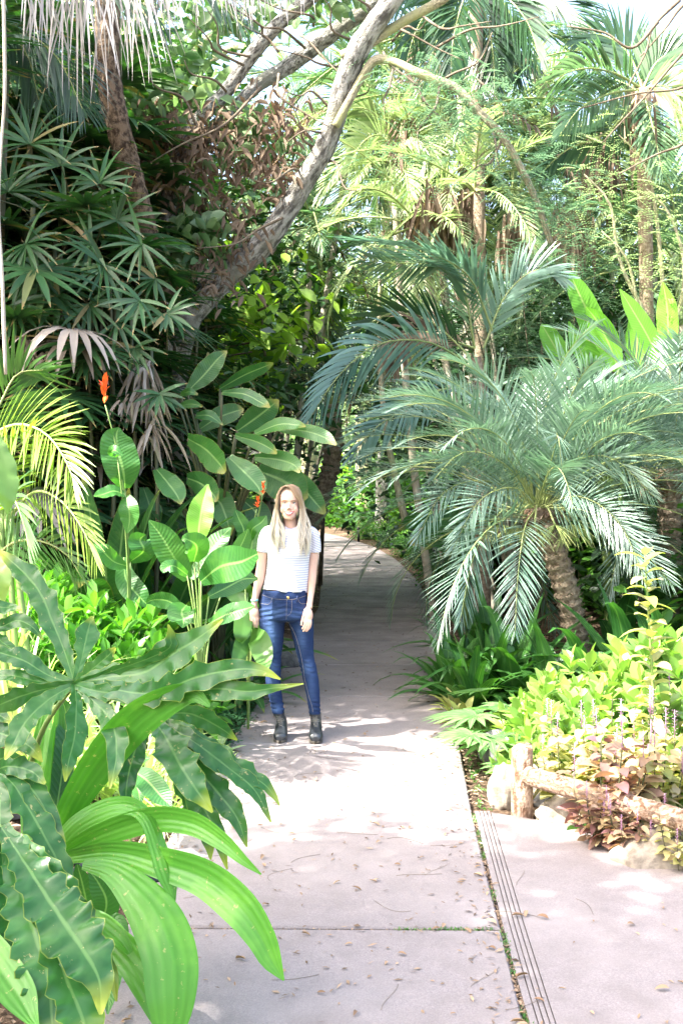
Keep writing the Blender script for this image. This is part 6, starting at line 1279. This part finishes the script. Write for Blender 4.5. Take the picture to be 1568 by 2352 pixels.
# ---- jeans
def denim():
    m,n,l,b,out=newmat('denim'); tc=n.new('ShaderNodeTexCoord'); v=tc.outputs['Object']; a=n.new('ShaderNodeVertexColor'); a.layer_name='Col'
    w=noise(n,l,v,420,2); mp=n.new('ShaderNodeMapping'); mp.inputs['Scale'].default_value=(8,8,34); l.new(v,mp.inputs[0]); wr=noise(n,l,mp.outputs[0],1.2,4)
    c=mixc(n,l,mth(n,l,'MULTIPLY',a.outputs[0],mth(n,l,'ADD',.45,mth(n,l,'MULTIPLY',wr,.9))),(.006,.016,.062),(.085,.155,.33))
    c=mixc(n,l,mth(n,l,'MULTIPLY',w,.16),c,(.10,.15,.28)); l.new(c,b.inputs['Base Color']); b.inputs['Roughness'].default_value=.85; b.inputs['Specular IOR Level'].default_value=.15
    bump(n,l,mth(n,l,'ADD',wr,mth(n,l,'MULTIPLY',w,.1)),.5,.02,b); return m
M['denim']=denim()
mb=MB()
rings(mb,[(wx(757),Y0,wz(1800),.1455,.103),(wx(748),Y0,wz(1900),.152,.109),(wx(757),Y0+.002,wz(2050),.166,.116),(wx(775),Y0+.004,wz(2150),.173,.118),(wx(776),Y0+.002,wz(2215),.168,.108),(wx(776),Y0,wz(2255),.12,.07)],44)
JL=[(590,2120,.082),(577,2230,.0845),(572,2360,.080),(582,2560,.0685),(591,2760,.0525),(592,2880,.0505),(590,3110,.049),(617,3300,.0445),(650,3480,.041),(662,3572,.039)]
JR=[(962,2120,.082),(977,2230,.0835),(1000,2360,.0765),(1025,2560,.065),(1055,2760,.054),(1095,2920,.0525),(1132,3110,.0506),(1159,3300,.0445),(1178,3480,.0386),(1187,3580,.0365)]
for L in (JL,JR): rings(mb,[(wx(a),Y0+.004*math.sin(b/300),wz(b),r,r*1.05) for a,b,r in L],28)
rj=np.random.RandomState(3)
def js(V):
    V=V.copy(); x,y,z=V.T; ctrL=x<wx(780); o=V.copy()
    cx=np.where(ctrL,wx(592),wx(1090)); 
    kn=np.exp(-((z-np.where(ctrL,wz(2860),wz(2900)))/.06)**2); an=np.exp(-((z-wz(3480))/.05)**2); hp=np.exp(-((z-wz(2130))/.06)**2)
    d=nrmz(np.c_[x-cx,y-Y0,0*x]); amp=(kn*.0032+an*.004)*np.sin(z*210+np.sin(x*33+z*17)*2.6+x*30)*(.5+.5*np.sin(x*90+z*40))+.0008*np.sin(z*90+x*70)
    amp+=hp*.003*np.sin(z*190+np.abs(x-wx(780))*45)
    return V+d*amp[:,None]
je=fused(mb,'jeans',M['denim'],.0036,3,js)
me=je.data; n_=len(me.vertices); V=np.zeros(n_*3); me.vertices.foreach_get('co',V); V=V.reshape(-1,3)+OFF
f_=np.zeros(n_)
for (a,b,sx_,sz_,k) in ((570,2420,.035,.13,.95),(590,2880,.03,.04,.7),(1010,2400,.028,.12,.45),(1095,2900,.03,.05,.55),(600,2110,.09,.03,.55),(950,2130,.08,.03,.4),(590,3100,.03,.12,.3),(1140,3150,.028,.15,.3),(660,3500,.03,.03,.7)):
    f_=np.maximum(f_,k*np.exp(-((V[:,0]-wx(a))/sx_)**2-((V[:,2]-wz(b))/sz_)**2))
f_*=np.clip((Y0+.03-V[:,1])/.05,0,1); f_=f_*.9+.03
ca=me.color_attributes.new('Col','FLOAT_COLOR','POINT'); ca.data.foreach_set('color',np.c_[f_,f_,f_,np.ones(n_)].ravel())
bj=BVHTree.FromPolygons([tuple(v) for v in V],[tuple(p.vertices) for p in me.polygons])
def jy(a,b):
    h=bj.ray_cast(Vector((wx(a),Y0-.6,wz(b))),Vector((0,1,0))); return (wx(a),(h[0].y if h[0] else Y0-.05)-.0006,wz(b))
M['stitch']=plain('tan_stitching',(.28,.24,.20),.8)
for pts,r_ in (([(790,2235),(830,2290),(880,2370),(920,2460),(950,2560),(985,2700),(1010,2830),(1025,2920),(1040,3050),(1075,3200),(1110,3340),(1145,3440),(1160,3540)],.0016),([(865,1930),(866,2040),(850,2110),(800,2150)],.0013),([(795,1925),(792,2050),(790,2200)],.0013),([(585,1905),(565,1960),(520,1990),(410,1985)],.0013),([(955,1915),(975,1960),(1010,1985),(1075,1985)],.0013),([(440,1865),(600,1905),(700,1915),(790,1918),(900,1915),(1070,1875)],.0013)):
    c=cr(np.array(pts,float),len(pts)*5); mb=MB(); tube(mb,[jy(a,b) for a,b in c],r_*.6,5); pbuild(mb,'seam',M['stitch'],je)
M['denimdk']=plain('denim_dark',(.01,.022,.07),.85)
for a in (612,943):
    mb=MB(); tube(mb,[jy(a,1868),jy(a-4,1915),jy(a-8,1960)],.0042,6,flat=.5); pbuild(mb,'belt_loop',M['denimdk'],je)
M['gold']=plain('brass',(.75,.5,.15),.3,metal=1); mb=MB(); q=jy(815,1892); ball(mb,q,(.008,.003,.008),16); pbuild(mb,'button',M['gold'],je)
# ---- boots
M['leather']=plain('black_leather',(.018,.020,.024),.28,(.035,.04,.046),30,.25,60,spec=.7); M['sole']=plain('boot_sole',(.10,.085,.07),.8); M['lace']=plain('grey_lace',(.2,.19,.17),.8)
def boot(cs,ct,top,side,yo=0):
    fx=wx(cs); tx=wx(ct); zb=TH; mb=MB()
    rings(mb,[(fx+.002,Y0+.035+yo,zb+.05,.036,.05),(fx,Y0+.03+yo,zb+.09,.036,.05),((fx*.6+tx*.4),Y0+.014,zb+.13,.0355,.045),(tx,Y0+.006,wz(top)-.02,.039,.044),(tx,Y0+.005,wz(top),.0405,.044)],24)
    # foot: rings along the foot toward the camera
    F_=[(.085,.022,.020,.05),(.075,.031,.034,.055),(.04,.035,.040,.055),(0,.0365,.040,.052),(-.04,.0385,.034,.044),(-.08,.042,.028,.034),(-.115,.0425,.024,.028),(-.14,.036,.020,.024),(-.153,.022,.013,.018)]
    r=cr(np.array(F_),40); th_=np.linspace(0,2*np.pi,26,endpoint=False)
    c2_=np.sign(np.cos(th_))*np.abs(np.cos(th_))**.7; V_=np.stack([fx+side*np.clip(-r[:,0:1],0,1)*.06+1.06*r[:,1:2]*c2_, Y0+yo+r[:,0:1]+0*th_, zb+.010+r[:,3:4]+np.maximum(-r[:,3:4],r[:,2:3]*np.sin(th_)*1.25)],-1)
    V_=np.concatenate([np.repeat(V_[:1].mean(1,keepdims=True),26,1),V_,np.repeat(V_[-1:].mean(1,keepdims=True),26,1)],0); mb.grid(V_[None],np.zeros(V_.shape[:2]+(2,))[None],cyc=True)
    o=fused(mb,'boot',M['leather'],.0035,3)
    # sole with heel
    out=np.array([(.088,0,),(.082,.024),(.05,.035),(0,.034),(-.05,.040),(-.1,.0445),(-.135,.038),(-.156,.018),(-.160,0)]); ys=cr(out,24)
    ring=np.vstack([np.c_[ys[:,1],ys[:,0]],np.c_[-ys[::-1,1],ys[::-1,0]]]); ring[:,0]+=side*np.clip(-ring[:,1],0,1)*.06
    k=len(ring); mb=MB(); lev=[0,.002,.012,.014]; sc2=[.95,.98,.98,.95]
    V_=np.stack([np.c_[fx+ring[:,0]*s_,Y0+yo+ring[:,1],np.full(k,zb+h_)] for h_,s_ in zip(lev,sc2)],0); V_=np.concatenate([V_[:1]*0+V_[:1].mean(1,keepdims=True),V_,V_[-1:]*0+V_[-1:].mean(1,keepdims=True)],0)
    mb.grid(V_[None],np.zeros(V_.shape[:2]+(2,))[None],cyc=True); pbuild(mb,'sole',M['sole'],o)
    mb=MB(); me_=o.data; VV=np.zeros(len(me_.vertices)*3); me_.vertices.foreach_get('co',VV); VV=VV.reshape(-1,3)+OFF
    bb=BVHTree.FromPolygons([tuple(v) for v in VV],[tuple(p.vertices) for p in me_.polygons])
    def hit(x,z):
        h=bb.ray_cast(Vector((x,Y0-.6,z)),Vector((0,1,0))); return (x,(h[0].y if h[0] else Y0-.06)-.001,z)
    for i in range(8):
        u=i/7; z=zb+.085+u*(wz(top)-zb-.115); x0=fx+side*.004*(1-u)+(tx-fx)*u
        for sg in (-1,1): tube(mb,[hit(x0-sg*.015,z),hit(x0,z+.006),hit(x0+sg*.015,z+.012)],.0014,5,n=6)
    zt=wz(top)-.045; bx=(tx+fx)/2
    for sg in (-1,1):
        a=np.array(hit(bx,zt)); tube(mb,[a,a+(sg*.018,-.012,.010),a+(sg*.030,-.010,-.002),a+(sg*.014,-.006,-.004),a],.0014,5,n=14,cap=False); tube(mb,[a,a+(sg*.016,-.01,-.018),a+(sg*.022,-.006,-.036)],.0012,5,n=8)
    pbuild(mb,'laces',M['lace'],o)
boot(708,668,3556,-.15); boot(1204,1190,3562,.12,-.02)
# ---- wristband
mb=MB(); th=np.linspace(0,2*np.pi,25); tube(mb,np.c_[wx(327)+.0225*np.cos(th),Y0-.03+.022*np.sin(th),wz(1945)+.001*np.cos(th)],.0035,8,cap=False,flat=1.8)
M['band']=plain('turquoise_band',(.25,.62,.6),.5); pbuild(mb,'wristband',M['band'])
# ---- hair
def hairmat():
    m,n,l,b,out=newmat('hair'); tc=n.new('ShaderNodeTexCoord'); sp=n.new('ShaderNodeSeparateXYZ'); l.new(tc.outputs['Object'],sp.inputs[0]); geo=n.new('ShaderNodeNewGeometry')
    z=mth(n,l,'ADD',sp.outputs[2],mth(n,l,'MULTIPLY',mth(n,l,'SUBTRACT',geo.outputs['Random Per Island'],.5),.07)); z=mth(n,l,'MULTIPLY',mth(n,l,'SUBTRACT',z,1.30),3.0)
    c=ramp(n,l,z,[(.12,(.66,.61,.50)),(.45,(.55,.47,.33)),(.68,(.34,.24,.14)),(.95,(.25,.16,.09))])
    c=mixc(n,l,mth(n,l,'MULTIPLY',geo.outputs['Random Per Island'],.4),c,(.30,.2,.12)); 
    l.new(c,b.inputs['Base Color']); b.inputs['Roughness'].default_value=.42; b.inputs['Specular IOR Level'].default_value=.6; return m
M['hair']=hairmat()
mb=MB(); px0=wx(765)
# cap: the skull a little larger, open at the face
cap=[]; thh=np.linspace(0,2*np.pi,48,endpoint=False)
for h,rx,a,b in hr[4:]:
    z=zc+h*HH+.006*(h-.3)
    ring=[]
    for t in thh:
        c_,s_=math.cos(t),math.sin(t); x=hx+(rx+.009)*c_; y=Y0+(a+b)/2+((b-a)/2+.010)*s_
        if s_<0 and h<.84: y=max(y,Y0+.004-.02*abs(c_)) if h<.75 else max(y,Y0-.05)
        ring.append((x,y,z+(.006 if h>.9 else 0)))
    cap.append(ring)
cap.append([(hx,Y0+.005,zc+HH*1.03+.004)]*48)
cap=np.array(cap); mb.grid(cap[None],np.zeros(cap.shape[:2]+(2,))[None],cyc=True)
def strands(rows_fn,n,seed,w=.0046,ns=26):
    r_=np.random.RandomState(seed); Vs=[]
    for i in range(n):
        u=r_.rand(); v=r_.rand(); pts=rows_fn(u,v,r_)
        c=cr(np.array(pts),ns); t=np.linspace(0,1,ns); ph=r_.rand()*6.28
        wv=.010*np.clip((t-.32)*2,0,1); gp_=np.floor(u*7)*1.7; c[:,0]+=wv*np.sin(t*15+gp_)+.003*np.sin(t*22+ph); c[:,1]+=wv*.8*np.cos(t*13+gp_)+(.5-v)*.0
        T=nrmz(np.gradient(c,axis=0)); ce=np.array((hx,Y0+.01,0)); o_=nrmz((c-ce)*np.array((1,1,0))+np.array((0,0,.02))); o_=nrmz(o_-T*np.sum(o_*T,1,keepdims=True)); S=np.cross(T,o_)
        ww=(w*(.6+.7*r_.rand())*np.clip(np.minimum(.5+t*4,(1-t)*5+.12),.1,1))[:,None]*.5
        Vs.append(np.stack([c-S*ww,c+o_*ww*.5,c+S*ww],1))
    V_=np.array(Vs); mb.grid(V_,np.zeros(V_.shape[:3]+(2,)))
def J(r_,k=.004): return (r_.rand(3)-.5)*k
def left(u,v,r_):    # u: outer 0 .. inner 1, v: front 0 .. back 1
    A=lambda cx,cy,y: np.array((wx(cx),Y0+y,wz(cy)))+J(r_)
    yb=lambda f,b:f+(b-f)*v
    return [A(765+10*v,318-12*v+6*math.sin(v*3),yb(-.072,.07)), A(705+10*u,352,yb(-.068,.08)), A(654+28*u,430+20*u,yb(-.064,.085)),A(636+36*u,560,yb(-.070,.085)),A(608+62*u,680,yb(-.066,.08)),A(570+130*u,800,yb(-.085,.07)),A(560+185*u,930,yb(-.110,.07)),A(590+190*u,1080,yb(-.122,.085)),A(640+170*u,1170+r_.rand()*150,yb(-.124,.09))]
def right(u,v,r_):
    A=lambda cx,cy,y: np.array((wx(cx),Y0+y,wz(cy)))+J(r_)
    yb=lambda f,b:f+(b-f)*v
    return [A(768+8*v,318-12*v,yb(-.074,.07)),A(850+30*u,298+50*(1-u)*(1-v),yb(-.086,.08)),A(905+61*u,405+50*(1-u),yb(-.088,.09)),A(950+60*u,510,yb(-.080,.09)),A(978+66*u,630,yb(-.070,.085)),A(962+125*u,780,yb(-.084,.08)),A(955+165*u,920,yb(-.105,.075)),A(965+175*u,1080,yb(-.120,.085)),A(960+165*u,1150+r_.rand()*170,yb(-.124,.09))]
strands(left,900,1,.0032); strands(right,1150,2,.0032)
hair=pbuild(mb,'hair',M['hair'])
